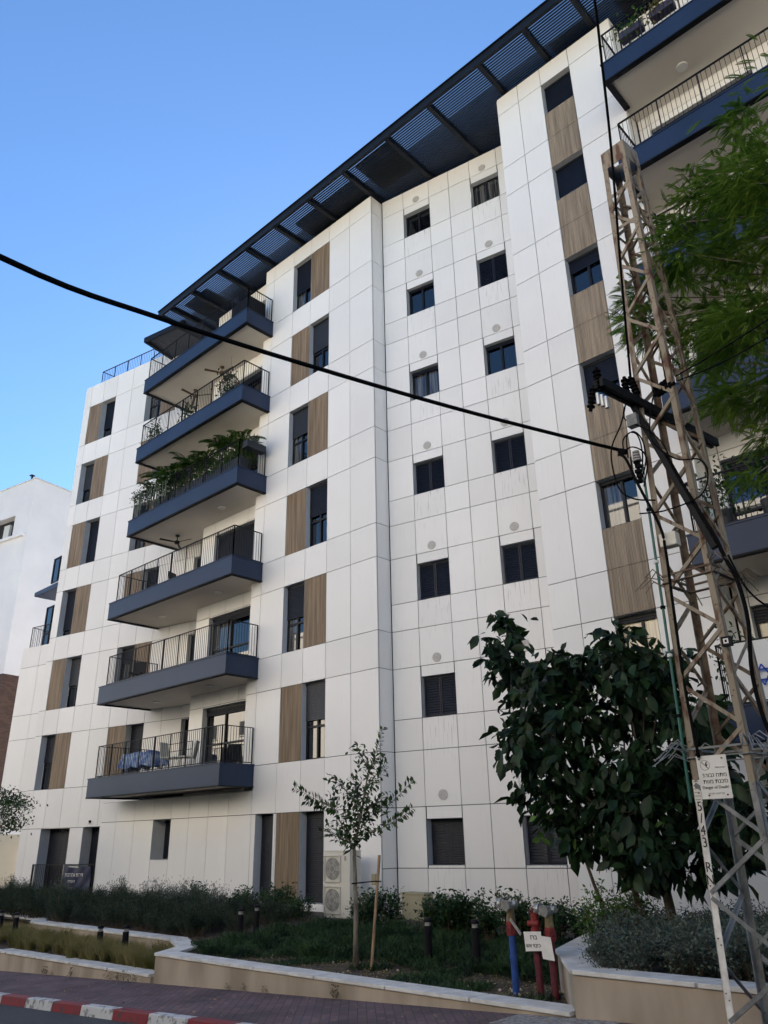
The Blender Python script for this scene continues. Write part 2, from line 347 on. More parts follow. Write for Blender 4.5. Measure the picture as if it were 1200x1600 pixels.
# --- ground floor on the same plane, running on under the balconies
GG = [-28.05, -26.97, -25.76, -24.55, -23.5, -22.5, -21.46, -20.45, -19.32]
h1 = [(-24.55, -23.9 + .4, 1.14, 2.33)]
panels(wall, P1, GG, [-.7, .12, 2.34, 3.0], h1); reveal(rev, P1, h1[0], .5); window(P1, h1[0], .5, 1, 'roller')
GH = [-19.32, -18.24, -17.2, -16.22, -15.2, -14.148]
h2 = [(-19.12, -18.32, .12, 2.34), (-17.18, -16.23, .12, 2.34), (-18.18, -17.18, .12, 2.34)]
panels(wall, P1, GH, [-.7, .12, 2.34, 3.69], h2)
for h in h2[:2]: reveal(rev, P1, h, .27); window(P1, h, .27, 1, 'roller')
woodpanel(P1, h2[2])
# --- return at the end of P1, facing +X
panels(wall, FY(-14.148), [15.03, 15.56], [-.7, .95, 2.34] + rows1[0:])
# --- P2, the recessed and slightly turned wall with the small windows
G2 = [-14.12, -13.288, -12.31, -11.571, -10.808, -9.864, -9.0, -8.2]
rows2 = [-.7, .95, 2.34] + [v for k in range(2, 8) for v in (nz[k], bz[k], az[k])] + [22.3]
holes = []
for k in range(1, 8):
    for ci, (a, b) in enumerate(((-13.27, -12.30), (-10.79, -9.85))):
        h = (a, b, bz[k] + (.07 if k == 1 else 0), az[k] - .29); holes.append(h); reveal(rev, P2, h, .16 if k > 1 else .24)
        st = {(7, 0): ('roller', 0, 'glass', 'glass'), (6, 0): ('roller', .1, 'glass', 'glass'), (5, 0): ('roller', .12, 'glassc', 'glassc'), (7, 1): ('roller', 0, 'glassc', 'glassc'), (5, 1): ('roller', .12, 'glass', 'glass'),
              (1, 0): ('roller', 1, 'glass', 'glass')}.get((k, ci), ('louvre', 1, 'glass', 'glass'))
        window(P2, h, .16 if k > 1 else .24, st[1], st[0], .5, st[2], st[3], sm='shutter' if (k, ci) != (2, 1) else 'shutterg')
panels(wall, P2, G2, rows2, holes)
for k in range(1, 8):
    for x in (-12.79, -10.36):
        if k == 1 and x > -12: continue
        z = az[k] + (.17 if k > 1 else .26); mb = MB(); c = P2(x, 0.003, z); nrm = (P2(0, 1, 0) - P2(0, 0, 0)); mb.cyl(c, .125, .018, M['vent'], 20, nrm)
        for i in range(-4, 5):
            hw = math.sqrt(max(.0, .11 ** 2 - (i * .024) ** 2)); mb.fbox(P2, x - hw, x + hw, .02, .026, z + i * .024 - .006, z + i * .024 + .003, M['vent'])
        mb.build('vent', bld)
# --- P3 with the wood column
G3 = [-8.75, -8.03, -7.26, -6.34, -5.03]
rows3 = [-.7, az[1]] + [v for k in range(2, 8) for v in (nz[k], az[k])] + [22.25]
holes = []
for k in range(2, 8):
    zb = nz[k] + (.94 if k != 2 else .80); h = (-7.26, -6.34, zb, az[k] - .01); holes.append((-7.26, -6.34, nz[k], az[k]))
    woodpanel(P3, (-7.26, -6.34, nz[k], zb), 'woodpale', -.004)
    if k > 2: woodpanel(P3, (-7.26, -6.34, az[k - 1], nz[k]), 'woodpale', -.004); holes.append((-7.26, -6.34, az[k - 1], nz[k]))
    reveal(rev, P3, h, .2)
    a = {7: (1, 'glass', 'glass'), 6: (1, 'glass', 'glass'), 5: (.35, 'glass', 'glass'), 4: (.62, 'glass', 'glass'), 3: (.08, 'glassc', 'glass'), 2: (.1, 'glassy', 'glassy')}[k]
    window(P3, h, .2, a[0], 'roller', .56, a[1], a[2])
panels(wall, P3, G3, rows3, holes)
panels(wall, FY(-5.03), [14.95, 15.5], [-.7, az[1]] + rows3[2:])
wall.box(-8.78, -8.74, 14.965, 16.7, -.7, 22.24, PAN[0])
# --- PA, the turned left wing
GA = [-33.6, -33.15, -32.25, -31.3, -30.22, -29.15, -28.15, -27.2, -26.3, -25.27, -24.89, -24.0, -23.2]
rowsA = [2.23, 3.69, az[2]] + [v for k in range(3, 8) for v in (nz[k], az[k])] + [22.78]
holes = []
for k in range(2, 8):
    lw = (k % 2 == 0); A, B = (-33.15, -32.25, nz[k], az[k]), (-32.25, -31.3, nz[k], az[k])
    win, wd = (A, B) if lw else (B, A)
    holes += [A, B]; woodpanel(PA, wd); reveal(rev, PA, win, .3); window(PA, win, .3, {2: .5, 3: .55, 4: .85, 5: 1, 6: .62, 7: .7}[k], 'roller', .5, sm='shutter' if k % 3 else 'shutterg')
    A, B = (-29.15, -28.15, nz[k], az[k]), (-28.15, -27.2, nz[k], az[k])
    win, wd = (A, B) if k % 2 else (B, A)
    holes += [A, B]; woodpanel(PA, wd); reveal(rev, PA, win, .3); window(PA, win, .3, .3 if k != 2 else 1, 'roller', .5, 'glassc')
    h = (-25.27, -24.89, nz[k] + .8, az[k] - .04); holes.append(h); reveal(rev, PA, h, .2); window(PA, h, .2, 0, 'roller', .5)
panels(wall, PA, GA, rowsA, holes)
hg = [(-32.35, -30.66, -.02, 2.22), (-29.9, -29.0, -.02, 2.22)]
panels(wall, PA, [-33.6, -33.15, -32.35, -31.3, -30.66, -29.9, -29.0, -28.0], [-.7, -.02, 2.23], hg)
for h in hg: reveal(rev, PA, h, .45); window(PA, h, .45, 1, 'roller')
# lower projecting block at the far left with a terrace on top
panels(wall, PL, [-35.77, -34.5, -33.55], [2.35, 3.69, az[2], nz[3], az[3], 9.88])
wall.fbox(PL, -35.77, -33.55, -6, -.03, 9.80, 9.86, PAN[1]); wall.fbox(PL, -35.77, -33.5, -6, -.03, 2.28, 2.34, PAN[1])
wall.fbox(PL, -35.80, -35.74, -6, -.03, 2.3, 9.86, PAN[2])
# --- PD, door wall of the loggias
GD = [-23.55, -22.75, -21.8, -20.8, -19.83]
holes = []
for k in range(2, 8):
    h = (-22.75, -20.25, nz[k] + .04, az[k] - .05); holes.append(h); reveal(rev, PD, h, .2)
    window(PD, h, .2, .12 if k != 4 else 1, 'roller', .42, 'glassc' if k == 3 else 'glass', 'glass')
panels(wall, PD, GD, [3.0, nz[2]] + rowsA[2:-1] + [22.27], holes)
wall.box(-23.58, -23.54, 15.45, 16.7, 3, 22.25, PAN[0])
wall.box(-19.83, -19.79, 15.035, 15.5, 3.0, 22.25, PAN[0])
# --- PR, loggia wall at the right
GR = [-5.0, -4.72, -3.5, -2.2, -1.0, .2, 1.4, 2.6, 3.8]
holes = []
for k in range(2, 8):
    h = (-4.72, -2.2, nz[k] - .1, az[k] - .2); holes.append(h); reveal(rev, PR, h, .15)
    window(PR, h, .15, .15, 'roller', .5, 'glassy' if k == 2 else 'glass', 'glassc' if k == 2 else 'glass')
panels(wall, PR, GR, [-.7, az[1]] + rows3[2:], holes)
wall.build('wall', bld)
# structural core and roof
core = MB()
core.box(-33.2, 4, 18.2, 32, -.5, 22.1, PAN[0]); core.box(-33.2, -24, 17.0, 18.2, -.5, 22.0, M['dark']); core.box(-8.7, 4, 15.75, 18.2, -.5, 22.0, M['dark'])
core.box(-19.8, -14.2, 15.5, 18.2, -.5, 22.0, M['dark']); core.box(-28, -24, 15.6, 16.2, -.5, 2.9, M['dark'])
core.fbox(PA, -33.55, -24, -3, -.05, 22.5, 22.7, M['roof']); core.build('roof', bld)

# --- railings
def railing(pts, z0, h, parent, step=.105, lean=0):
    mb = MB(); pts = [Vector((*p, 0)) for p in pts]; m = M['rail']
    for a, b in zip(pts[:-1], pts[1:]):
        a0, b0 = a + Vector((0, 0, z0 + h)), b + Vector((0, 0, z0 + h))
        mb.bar(a0, b0, .045, .02, m); mb.bar(a + Vector((0, 0, z0 + .05)), b + Vector((0, 0, z0 + .05)), .02, .03, m)
        L = (b - a).length; k = max(1, round(L / step)); npost = max(1, round(L / .95))
        for i in range(1, k): q = a.lerp(b, i / k); mb.bar(q + Vector((0, 0, z0 + .05)), q + Vector((0, 0, z0 + h)), .011, .011, m)
        for i in range(npost + 1): q = a.lerp(b, i / npost); mb.bar(q + Vector((0, 0, z0)), q + Vector((0, 0, z0 + h)), .035, .022, m)
    return mb.build('railing', parent)

# --- balconies
def balcony(poly_front, poly_back, z1, h=.63, lights=(), rl=None, name='balcony'):
    """poly_front: visible edge points (x,y) left wall -> front-left -> front-right -> right wall; poly_back closes it"""
    mb = MB(); z0 = z1 - h; P = poly_front + poly_back; n = len(P)
    # slab with soffit slightly above the trim
    vs = [(x, y, z0 + .05) for x, y in P] + [(x, y, z1 - .02) for x, y in P]
    mb.add(vs, [tuple(range(n))], M['soffit']); mb.add(vs, [tuple(range(n, 2 * n))], M['stone'])
    for si, (a, b) in enumerate(zip(poly_front[:-1], poly_front[1:])):
        a = Vector((*a, 0)); b = Vector((*b, 0)); d = (b - a).normalized(); nn = Vector((d.y, -d.x, 0))
        e = d * .03
        def seg(o0, o1, za, zb, m, ext=0):
            A = a - d * ext; B = b + d * ext
            p0, p1 = A + nn * o0, B + nn * o0; q0, q1 = A + nn * o1, B + nn * o1
            mb.hexa([(p0.x, p0.y, za), (p1.x, p1.y, za), (q1.x, q1.y, za), (q0.x, q0.y, za), (p0.x, p0.y, zb), (p1.x, p1.y, zb), (q1.x, q1.y, zb), (q0.x, q0.y, zb)], m)
        k_ = .004 if si == 1 else 0
        seg(k_, -.05, z0 + .035, z1 - .02, M['band'], k_)
        seg(.018 + k_, -.10, z1 - .018, z1 + .012 + k_ / 2, M['band'], .018 + k_)
        seg(.012 + k_, -.13, z0 - k_ / 2, z0 + .033, M['bandd'], .012 + k_)
    o = mb.build(name, bld)
    for (x, y) in lights:
        l = MB(); l.cyl((x, y, z0 + .012), .13, .04, M['lamp'], 20); l.build('ceiling_light', o, smooth=False)
    if rl: railing(rl, z1 + .012, 1.06, o)
    return o
bal = {}
for k in range(2, 8):
    xl = -26.95 if k <= 4 else -26.22; z1 = nz[k] + .03 + (.1 if k == 7 else 0.03 if k == 6 else 0)
    yl = PA(xl, 0, 0).y
    fr = [(xl, yl - .03), (xl, 13.76), (-19.28, 13.76), (-19.28, 14.99)]
    bk = [(-19.86, 14.99), (-19.86, 15.5), (-23.5, 15.5), (-23.5, 16.6)]
    li = {4: [(-25.2, 15.0), (-21.3, 14.7)], 3: [(-25.1, 15.05), (-21.3, 14.65)], 5: [(-21.4, 14.7)]}.get(k, [])
    i_ = .12 if k < 5 else .10
    lx = -26.62 if k <= 4 else xl + .12
    bal[k] = balcony(fr, bk, z1, .64, li, [(lx, yl - .06), (lx, 13.86), (-19.38, 13.86), (-19.38, 14.97)])
for k in range(2, 8):
    z1 = {7: 19.32, 6: 16.22, 5: 13.06, 4: 9.9, 3: 6.74, 2: 3.58}[k]
    fr = [(-5.04, 14.91), (-5.04, 13.80), (3.8, 13.80), (3.8, 15.45)]
    balcony(fr, [(-5.0, 15.49)], z1, .62, [(-3.47, 14.75)], [(-4.93, 14.9), (-4.93, 13.9), (3.7, 13.9)])
# terrace railings
a, b = PL(-35.6, -.2, 0), PL(-33.7, -.2, 0); railing([(a.x - .8, a.y + 4), (a.x, a.y), (b.x, b.y)], 9.88, 1.0, bld)
a, b = PA(-33.0, -.35, 0), PA(-26.6, -.35, 0); railing([(a.x, a.y + 3), (a.x, a.y), (b.x, b.y)], 22.75, 1.0, bld, step=.12)
for xx in (-24, -21): pass
# canopy and narrow side windows above the terrace
mb = MB(); mb.hexa([(-38.3, 15.5, 13.12), (-34.3, 15.4, 12.95), (-34.3, 18, 12.95), (-38.3, 18, 13.12), (-38.3, 15.5, 13.34), (-34.3, 15.4, 13.28), (-34.3, 18, 13.28), (-38.3, 18, 13.34)], M['band']); mb.build('canopy', bld, bevel=.04)
for (z0, z1) in ((13.45, 14.75), (9.95, 12.25)):
    window(FX(15.55, 0), (-36.75, -35.1, z0, z1), .02, 0, 'roller', .4)

# --- pergola along the roof edge
pg = MB(); pm = M['pergola']; ZP = 22.34
pg.box(-25.45, 4.5, 13.60, 13.68, ZP - .02, ZP + .24, pm)                       # outer edge
pg.box(-25.45, 4.5, 13.55, 13.72, ZP + .24, ZP + .27, pm)
perg = pg.build('pergola', bld)
bx = [-25.45, -24.6, -23.08, -21.28, -19.47, -17.77, -15.95, -14.18, -12.2, -10.45, -8.5, -6.95, -5.5, -3.9, -2.2, -.5, 1.2, 3.0]
for x in bx:
    yb = 18.2 if not (-14.14 > x > -19.8) else 18.2
    b_ = MB(); b_.hexa([(x - .07, 13.68, ZP), (x + .07, 13.68, ZP), (x + .07, yb, ZP), (x - .07, yb, ZP), (x - .07, 13.68, ZP + .22), (x + .07, 13.68, ZP + .22), (x + .07, yb, ZP + .3), (x - .07, yb, ZP + .3)], pm)
    b_.build('beam', perg)
sl = MB(); y = 13.75
while y < 18.2:
    sl.box(-25.4, 4.4, y, y + .042, ZP + .10, ZP + .138, pm); y += .080 if y < 14.5 else .071
sl.build('slat_deck', perg)
# solid roof sheets lying on parts of the slats
ss = MB()
for (x0, x1, y0, y1) in ((-24.5, -22.9, 14.25, 17.9), (-22.6, -20.1, 15.2, 18), (-17.5, -14.5, 14.45, 18), (-14.0, -12.3, 14.1, 15.5), (-13.9, -9, 16.6, 18), (-6.8, -5.6, 14.9, 17), (-4.8, 2, 14.4, 18)):
    ss.box(x0, x1, y0, y1, ZP + .45, ZP + .49, M['solar'])
ss.build('roof_sheet', perg)
# lower pergola wing over the left terrace
pw = MB(); QA = PA
pw.fbox(QA, -27.75, -25.3, 1.58, 1.66, ZP - .05, ZP + .2, pm); pw.fbox(QA, -27.75, -27.62, -1.5, 1.6, ZP - .05, ZP + .2, pm)
n_ = -1.45
while n_ < 1.55: pw.fbox(QA, -27.62, -25.3, n_, n_ + .05, ZP + .02, ZP + .08, M['shutterg']); n_ += .085
pw.build('pergola', bld)

# ------------------------------------------------------------------ text
def text(body, size, P_loc, rot, m, parent, name='lettering', ext=.0015, align='CENTER', sx=1):
    cu = bpy.data.curves.new(name, 'FONT'); cu.body = body; cu.size = size; cu.align_x = align; cu.align_y = 'CENTER'; cu.extrude = ext
    o = bpy.data.objects.new(name, cu); C.objects.link(o); dg = bpy.context.evaluated_depsgraph_get()
    me = bpy.data.meshes.new_from_object(o.evaluated_get(dg)); bpy.data.objects.remove(o)
    o = bpy.data.objects.new(name, me); C.objects.link(o); me.materials.clear(); me.materials.append(m)
    o.matrix_world = Matrix.Translation(P_loc) @ rot @ Matrix.Diagonal((sx, 1, 1, 1))
    if parent: mw = o.matrix_world.copy(); o.parent = parent; o.matrix_parent_inverse = Matrix.Translation(-parent.location); o.matrix_world = mw
    return o
def face_rot(xdir, zdir=Vector((0, 0, 1))):
    x = Vector(xdir).normalized(); y = Vector(zdir); y = (y - x * y.dot(x)).normalized(); z = x.cross(y)
    return Matrix((x, y, z)).transposed().to_4x4()
# ================================================================== GROUND
zp = lambda x: .073 + .0488 * max(-60, min(40, x))
def sheet(name, xs, ys, zf, m, kind='structure'):
    mb = MB(); 
    for i in range(len(xs) - 1):
        for j in range(len(ys) - 1):
            mb.quad(*(Vector((a, b, zf(a, b))) for a, b in ((xs[i], ys[j]), (xs[i + 1], ys[j]), (xs[i + 1], ys[j + 1]), (xs[i], ys[j + 1]))), m)
    return tag(mb.build(name), kind=kind)
m = bpy.data.materials.new('paving_blocks'); m.use_nodes = True; n = m.node_tree; b = n.nodes['Principled BSDF']; b.inputs['Roughness'].default_value = .8
g = n.nodes.new('ShaderNodeNewGeometry'); mp = n.nodes.new('ShaderNodeMapping'); mp.inputs['Rotation'].default_value = (0, 0, R(45)); n.links.new(g.outputs['Position'], mp.inputs[0])
br = n.nodes.new('ShaderNodeTexBrick'); br.inputs['Scale'].default_value = 1; br.inputs['Brick Width'].default_value = .22; br.inputs['Row Height'].default_value = .11; br.inputs['Mortar Size'].default_value = .006
br.inputs['Color1'].default_value = (.13, .078, .085, 1); br.inputs['Color2'].default_value = (.085, .058, .07, 1); br.inputs['Mortar'].default_value = (.045, .035, .033, 1)
n.links.new(mp.outputs[0], br.inputs[0]); t = n.nodes.new('ShaderNodeTexNoise'); t.inputs['Scale'].default_value = 1.4; t.inputs['Detail'].default_value = 7; n.links.new(g.outputs['Position'], t.inputs[0])
r = n.nodes.new('ShaderNodeMapRange'); r.inputs[1].default_value = .35; r.inputs[2].default_value = .7; r.inputs[3].default_value = .75; r.inputs[4].default_value = 1.5; n.links.new(t.outputs[0], r.inputs[0])
v = n.nodes.new('ShaderNodeVectorMath'); v.operation = 'SCALE'; n.links.new(br.outputs[0], v.inputs[0]); n.links.new(r.outputs[0], v.inputs['Scale']); n.links.new(v.outputs[0], b.inputs['Base Color'])
bp = n.nodes.new('ShaderNodeBump'); bp.inputs['Strength'].default_value = .6; bp.inputs['Distance'].default_value = .01; n.links.new(br.outputs[1], bp.inputs['Height']); bp.invert = True; n.links.new(bp.outputs[0], b.inputs['Normal'])
M['pave'] = m
sheet('ground', [-900, -60, -36, -8, 4, 40, 900], [-900, -30, 1, 16, 60, 900], lambda x, y: zp(x) - .55 if y > 1 else zp(x) - .3, M['soil'])
XS = [-60 + 4 * i for i in range(26)]
sheet('road', XS, [-4.5, 6.62], lambda x, y: zp(x) - .12, M['asphalt'])
sheet('pavement', XS, [6.78, 8.52], lambda x, y: zp(x), M['pave'])
sheet('far_pavement', XS, [-7.5, -4.5], lambda x, y: zp(x) + .02, M['pave'])
# pale warning paving strip
mb = MB()
for i in range(6):
    for j in range(3):
        x = -5.92 + i * .21; y = 7.92 + j * .21; mb.hexa([(x, y, zp(x) - .01), (x + .2, y, zp(x + .2) - .01), (x + .2, y + .2, zp(x + .2) - .01), (x, y + .2, zp(x) - .01)] + [(x, y, zp(x) + .006), (x + .2, y, zp(x + .2) + .006), (x + .2, y + .2, zp(x + .2) + .006), (x, y + .2, zp(x) + .006)], M['strip'])
tag(mb.build('paving_strip'), kind='structure')
kb = MB(); x = -58.2; i = 0
while x < 20:
    L = .90; a, c = x + .006, x + L - .006; mm = M['curbr'] if i % 2 == 0 else M['curbw']
    kb.hexa([(a, 6.58, zp(a) - .16), (c, 6.58, zp(c) - .16), (c, 6.76, zp(c) - .16), (a, 6.76, zp(a) - .16), (a, 6.60, zp(a) + .008), (c, 6.60, zp(c) + .008), (c, 6.76, zp(c) + .008), (a, 6.76, zp(a) + .008)], mm)
    x += L; i += 1
tag(kb.build('kerb', bevel=.012), kind='structure')
# garden soil
def zmid(x, y): return -.20 + .02 * math.sin(x * 1.7) + (y - 8.8) * .012
sheet('garden_bed', [-13.6 + .95 * i for i in range(9)] + [-5.35], [8.7, 9.3, 10, 11, 12.5, 14, 16.6], zmid, M['soil'])
sheet('garden_bed', [-37, -30, -26, -22, -18, -13.5], [10.1, 11, 12.5, 14, 16.5], lambda x, y: -.16 + (y - 10) * .02, M['soil'])
sheet('garden_bed', [-37, -30, -26, -22, -18, -13.6], [8.6, 9.4, 10.4], lambda x, y: -.50, M['soil'])
hb = MB(); hb.add([(-5.05, 8.75, .2), (6, 8.75, .2), (6, 16.6, .2), (-8.6, 16.6, .2), (-6.65, 11.6, .2), (-6.05, 9.95, .2)], [(0, 1, 2, 3, 4, 5)], M['soil']); tag(hb.build('garden_bed'), kind='structure')
for o in list(C.objects):
    if o.name.startswith('garden_bed'): o['kind'] = 'structure'

# ------------------------------------------------------------------ planter walls
def planter_wall(name, pts, tops, base, label, depth=.30, capd=.34):
    """polyline of the outer face; wall body lies to the left-hand side (away from the street)"""
    rt = thing(name, (pts[0][0], pts[0][1], base), label, 'retaining wall')
    body = MB(); cap = MB(); V = [Vector((*p, 0)) for p in pts]; N = []
    for i, p in enumerate(V):
        ds = []
        if i > 0: ds.append((V[i] - V[i - 1]).normalized())
        if i < len(V) - 1: ds.append((V[i + 1] - V[i]).normalized())
        d = sum(ds, Vector()).normalized(); nn = Vector((-d.y, d.x, 0)); N.append(nn / max(.5, nn.dot(Vector((-ds[0].y, ds[0].x, 0)))))
    for i in range(len(V) - 1):
        a, b = V[i], V[i + 1]; na, nb = N[i], N[i + 1]; ta, tb = tops[i], tops[i + 1]
        Z = lambda p, z: Vector((p.x, p.y, z))
        body.hexa([Z(a, base), Z(b, base), Z(b + nb * depth, base), Z(a + na * depth, base), Z(a, ta - .045), Z(b, tb - .045), Z(b + nb * depth, tb - .045), Z(a + na * depth, ta - .045)], M['stone'])
        L = (b - a).length; k = max(1, round(L / 1.45))
        for j in range(k):
            f0, f1 = j / k + .0015, (j + 1) / k - .0015; p, q = a.lerp(b, f0), a.lerp(b, f1); n0, n1 = na.lerp(nb, f0), na.lerp(nb, f1); t0, t1 = ta + (tb - ta) * f0, ta + (tb - ta) * f1
            cap.hexa([Z(p - n0 * .025, t0 - .045), Z(q - n1 * .025, t1 - .045), Z(q + n1 * (capd - .0), t1 - .045), Z(p + n0 * (capd - .0), t0 - .045), Z(p - n0 * .025, t0), Z(q - n1 * .025, t1), Z(q + n1 * capd, t1), Z(p + n0 * capd, t0)], M['cap'])
    body.build('wall_body', rt); cap.build('coping', rt, bevel=.006)
    return rt
planter_wall('planter_wall', [(-34, 8.5), (-13.55, 8.5)], [-.60, -.455], -2.2, 'low beige kerb wall with pale coping in front of the dry grasses')
planter_wall('planter_wall', [(-36, 10.75), (-26, 10.5), (-22.2, 10.3), (-21.5, 9.92), (-15.1, 9.85), (-13.9, 9.25), (-13.45, 8.5), (-5.24, 8.5)], [-.12] * 8, -1.3, 'long beige planter wall with pale coping in front of the young tree, stepping back behind the dry grasses')
planter_wall('planter_wall', [(-6.75, 11.6), (-6.2, 9.85), (-5.19, 8.51), (6, 8.51)], [.28] * 4, -.6, 'higher beige planter wall with pale coping beside the hydrants, holding the grey-green shrubs')

# ================================================================== FOLIAGE
rng = np.random.default_rng(5)
LEAF = np.array([(0, 0, 0), (.28, .42, .06), (.62, .5, .05), (1, 0, -.12), (.62, -.5, .05), (.28, -.42, .06), (.45, 0, -.03)], float)
LEAF_F = [(0, 6, 1), (1, 6, 2), (2, 6, 3), (3, 6, 4), (4, 6, 5), (5, 6, 0)]
BLADE = np.array([(0, .5, 0), (0, -.5, 0), (.55, -.38, .10), (.55, .38, .10), (1, 0, -.05)], float); BLADE_F = [(0, 1, 2, 3), (3, 2, 4)]
SIMPLE = np.array([(0, 0, 0), (.5, .5, .05), (1, 0, -.08), (.5, -.5, .05)], float); SIMPLE_F = [(0, 3, 2, 1)]
def scatter(name, pos, dirs, length, width, m, T=LEAF, F=LEAF_F, parent=None, smooth=False, up=(0, 0, 1), upj=.5):
    pos = np.asarray(pos, float); N = len(pos); d = np.asarray(dirs, float); d = d / (np.linalg.norm(d, axis=1, keepdims=True) + 1e-9)
    u = np.asarray(up, float) + rng.normal(0, upj, (N, 3)); y = np.cross(u, d); y /= (np.linalg.norm(y, axis=1, keepdims=True) + 1e-9); z = np.cross(d, y)
    ln = np.broadcast_to(np.asarray(length, float), (N,)); wd = np.broadcast_to(np.asarray(width, float), (N,))
    V = pos[:, None, :] + (T[None, :, 0:1] * ln[:, None, None]) * d[:, None, :] + (T[None, :, 1:2] * wd[:, None, None]) * y[:, None, :] + (T[None, :, 2:3] * ln[:, None, None]) * z[:, None, :]
    V = V.reshape(-1, 3); k = len(T)
    lens = [len(f) for f in F]; fl = np.array([i for f in F for i in f]); off = np.arange(N)[:, None] * k
    loops = (fl[None, :] + off).reshape(-1)
    tot = np.tile(np.array(lens), N); st = np.concatenate([[0], np.cumsum(tot)[:-1]])
    me = bpy.data.meshes.new(name); me.vertices.add(len(V)); me.vertices.foreach_set('co', V.reshape(-1)); me.loops.add(len(loops)); me.loops.foreach_set('vertex_index', loops.astype(np.int32))
    me.polygons.add(len(tot)); me.polygons.foreach_set('loop_start', st.astype(np.int32)); me.polygons.foreach_set('loop_total', tot.astype(np.int32))
    if smooth: me.polygons.foreach_set('use_smooth', [True] * len(tot))
    me.update(calc_edges=True); me.validate(); me.materials.append(m)
    o = bpy.data.objects.new(name, me); C.objects.link(o)
    if parent: o.parent = parent; o.matrix_parent_inverse = Matrix.Translation(-parent.location)
    return o
def rnd(n, s=1): return rng.normal(0, s, (n, 3))
def limb(mb, a, b, r0, r1, m, bend=.1, n=6, k=5):
    a, b = Vector(a), Vector(b); L = (b - a).length; pts = []
    o = Vector(rng.normal(0, bend * L, 3))
    for i in range(k + 1):
        t_ = i / k; pts.append(a.lerp(b, t_) + o * math.sin(math.pi * t_) * .6)
    mb.tube(pts, [r0 + (r1 - r0) * i / k for i in range(k + 1)], m, n); return pts

# --- broad-leaved dark tree in the right planter
tr = thing('broadleaf_tree', (-5.4, 11.2, .2), 'dense dark broad-leaved tree between the hydrants and the lattice tower', 'tree')
blobs = [(-7.46, 5.16, .16), (-7.44, 4.7, .24), (-7.3, 4.3, .26), (-7.18, 4.0, .28), (-6.95, 3.55, .34), (-7.2, 3.3, .26), (-6.43, 4.12, .26), (-6.5, 3.7, .34), (-6.0, 3.95, .34), (-5.6, 4.12, .3), (-5.2, 4.19, .3), (-6.08, 3.3, .42), (-5.43, 3.4, .48), (-4.9, 3.65, .4), (-4.55, 3.85, .3),
         (-4.6, 3.2, .42), (-4.2, 2.95, .38), (-6.8, 2.9, .38), (-7.25, 2.86, .22), (-6.35, 2.66, .44), (-5.65, 2.6, .5), (-5.0, 2.5, .48), (-4.45, 2.5, .42), (-7.1, 2.3, .32), (-6.6, 2.05, .38), (-5.94, 1.95, .46), (-5.25, 1.9, .46), (-4.7, 1.9, .42), (-6.7, 1.75, .2), (-6.2, 1.55, .26), (-5.7, 1.45, .26), (-4.95, 1.45, .28), (-5.3, 1.2, .16), (-4.1, 2.1, .36), (-4.5, 1.6, .34), (-4.25, 1.25, .28), (-4.85, 1.15, .26), (-3.9, 1.7, .3)]
tb = MB(); base = Vector((-5.15, 11.2, .15))
t1 = limb(tb, base, (-5.3, 11.3, 2.2), .075, .05, M['barkd'], .03, 8); t2 = limb(tb, (-5.62, 11.3, .15), (-5.9, 11.0, 1.9), .05, .035, M['barkd'], .05, 8); t3 = limb(tb, (-5.95, 11.1, .15), (-6.3, 10.9, 1.5), .03, .02, M['barkd'], .05, 8)
P_ = []; D_ = []
for (x, z, r_) in blobs:
    y = 11.0 + rng.normal(0, .25); s_ = t1 if x > -5.6 else t2; a = s_[min(5, 2 + int(rng.integers(0, 4)))]
    pts = limb(tb, a, (x, y, z), .022, .007, M['barkd'], .08, 5)
    N = int(120 * (r_ / .34) ** 2 * .78) + 9
    q = rng.normal(0, 1, (N, 3)); q /= np.linalg.norm(q, axis=1, keepdims=True); q *= (rng.uniform(.2, 1.15, (N, 1)) ** .7)
    c = np.array([x, y, z]); P_.append(c + q * np.array([r_, max(.7, r_ * 1.7), r_ * .95])); dd = q * .55 + np.array([0, 0, -.6]) + rng.normal(0, .4, (N, 3)); D_.append(dd)
    for q_ in range(3):      # ragged side twigs with a few hanging leaves
        a_ = rng.normal(0, 1, 3); a_ /= np.linalg.norm(a_); e_ = c + a_ * np.array([1, .8, .8]) * (r_ + rng.uniform(.02, .16)); tw_pts = limb(tb, (x, y, z), e_, .007, .003, M['barkd'], .1, 4)
        k_ = 9; tt = rng.uniform(.45, 1.0, (k_, 1)); P_.append(c * (1 - tt) + e_ * tt + rng.normal(0, .02, (k_, 3))); D_.append(a_ * .5 + np.array([0, 0, -.7]) + rng.normal(0, .45, (k_, 3)))
P_ = np.concatenate(P_); D_ = np.concatenate(D_); n_ = len(P_)
tb.build('trunk', tr, smooth=True)
L_ = rng.uniform(.12, .32, n_); scatter('crown', P_, D_, L_, L_ * .50, M['l_dark'], parent=tr, upj=.6)
P_ = np.array([blobs[i][:1] + (11.0,) + blobs[i][1:2] for i in rng.integers(9, len(blobs) - 4, 260)]) + rng.normal(0, 1, (260, 3)) * np.array([.14, .3, .14])
scatter('young_leaves', P_[:110], rnd(110) + np.array([0, -.5, .3]), .16, .09, M['l_lite'], parent=tr)

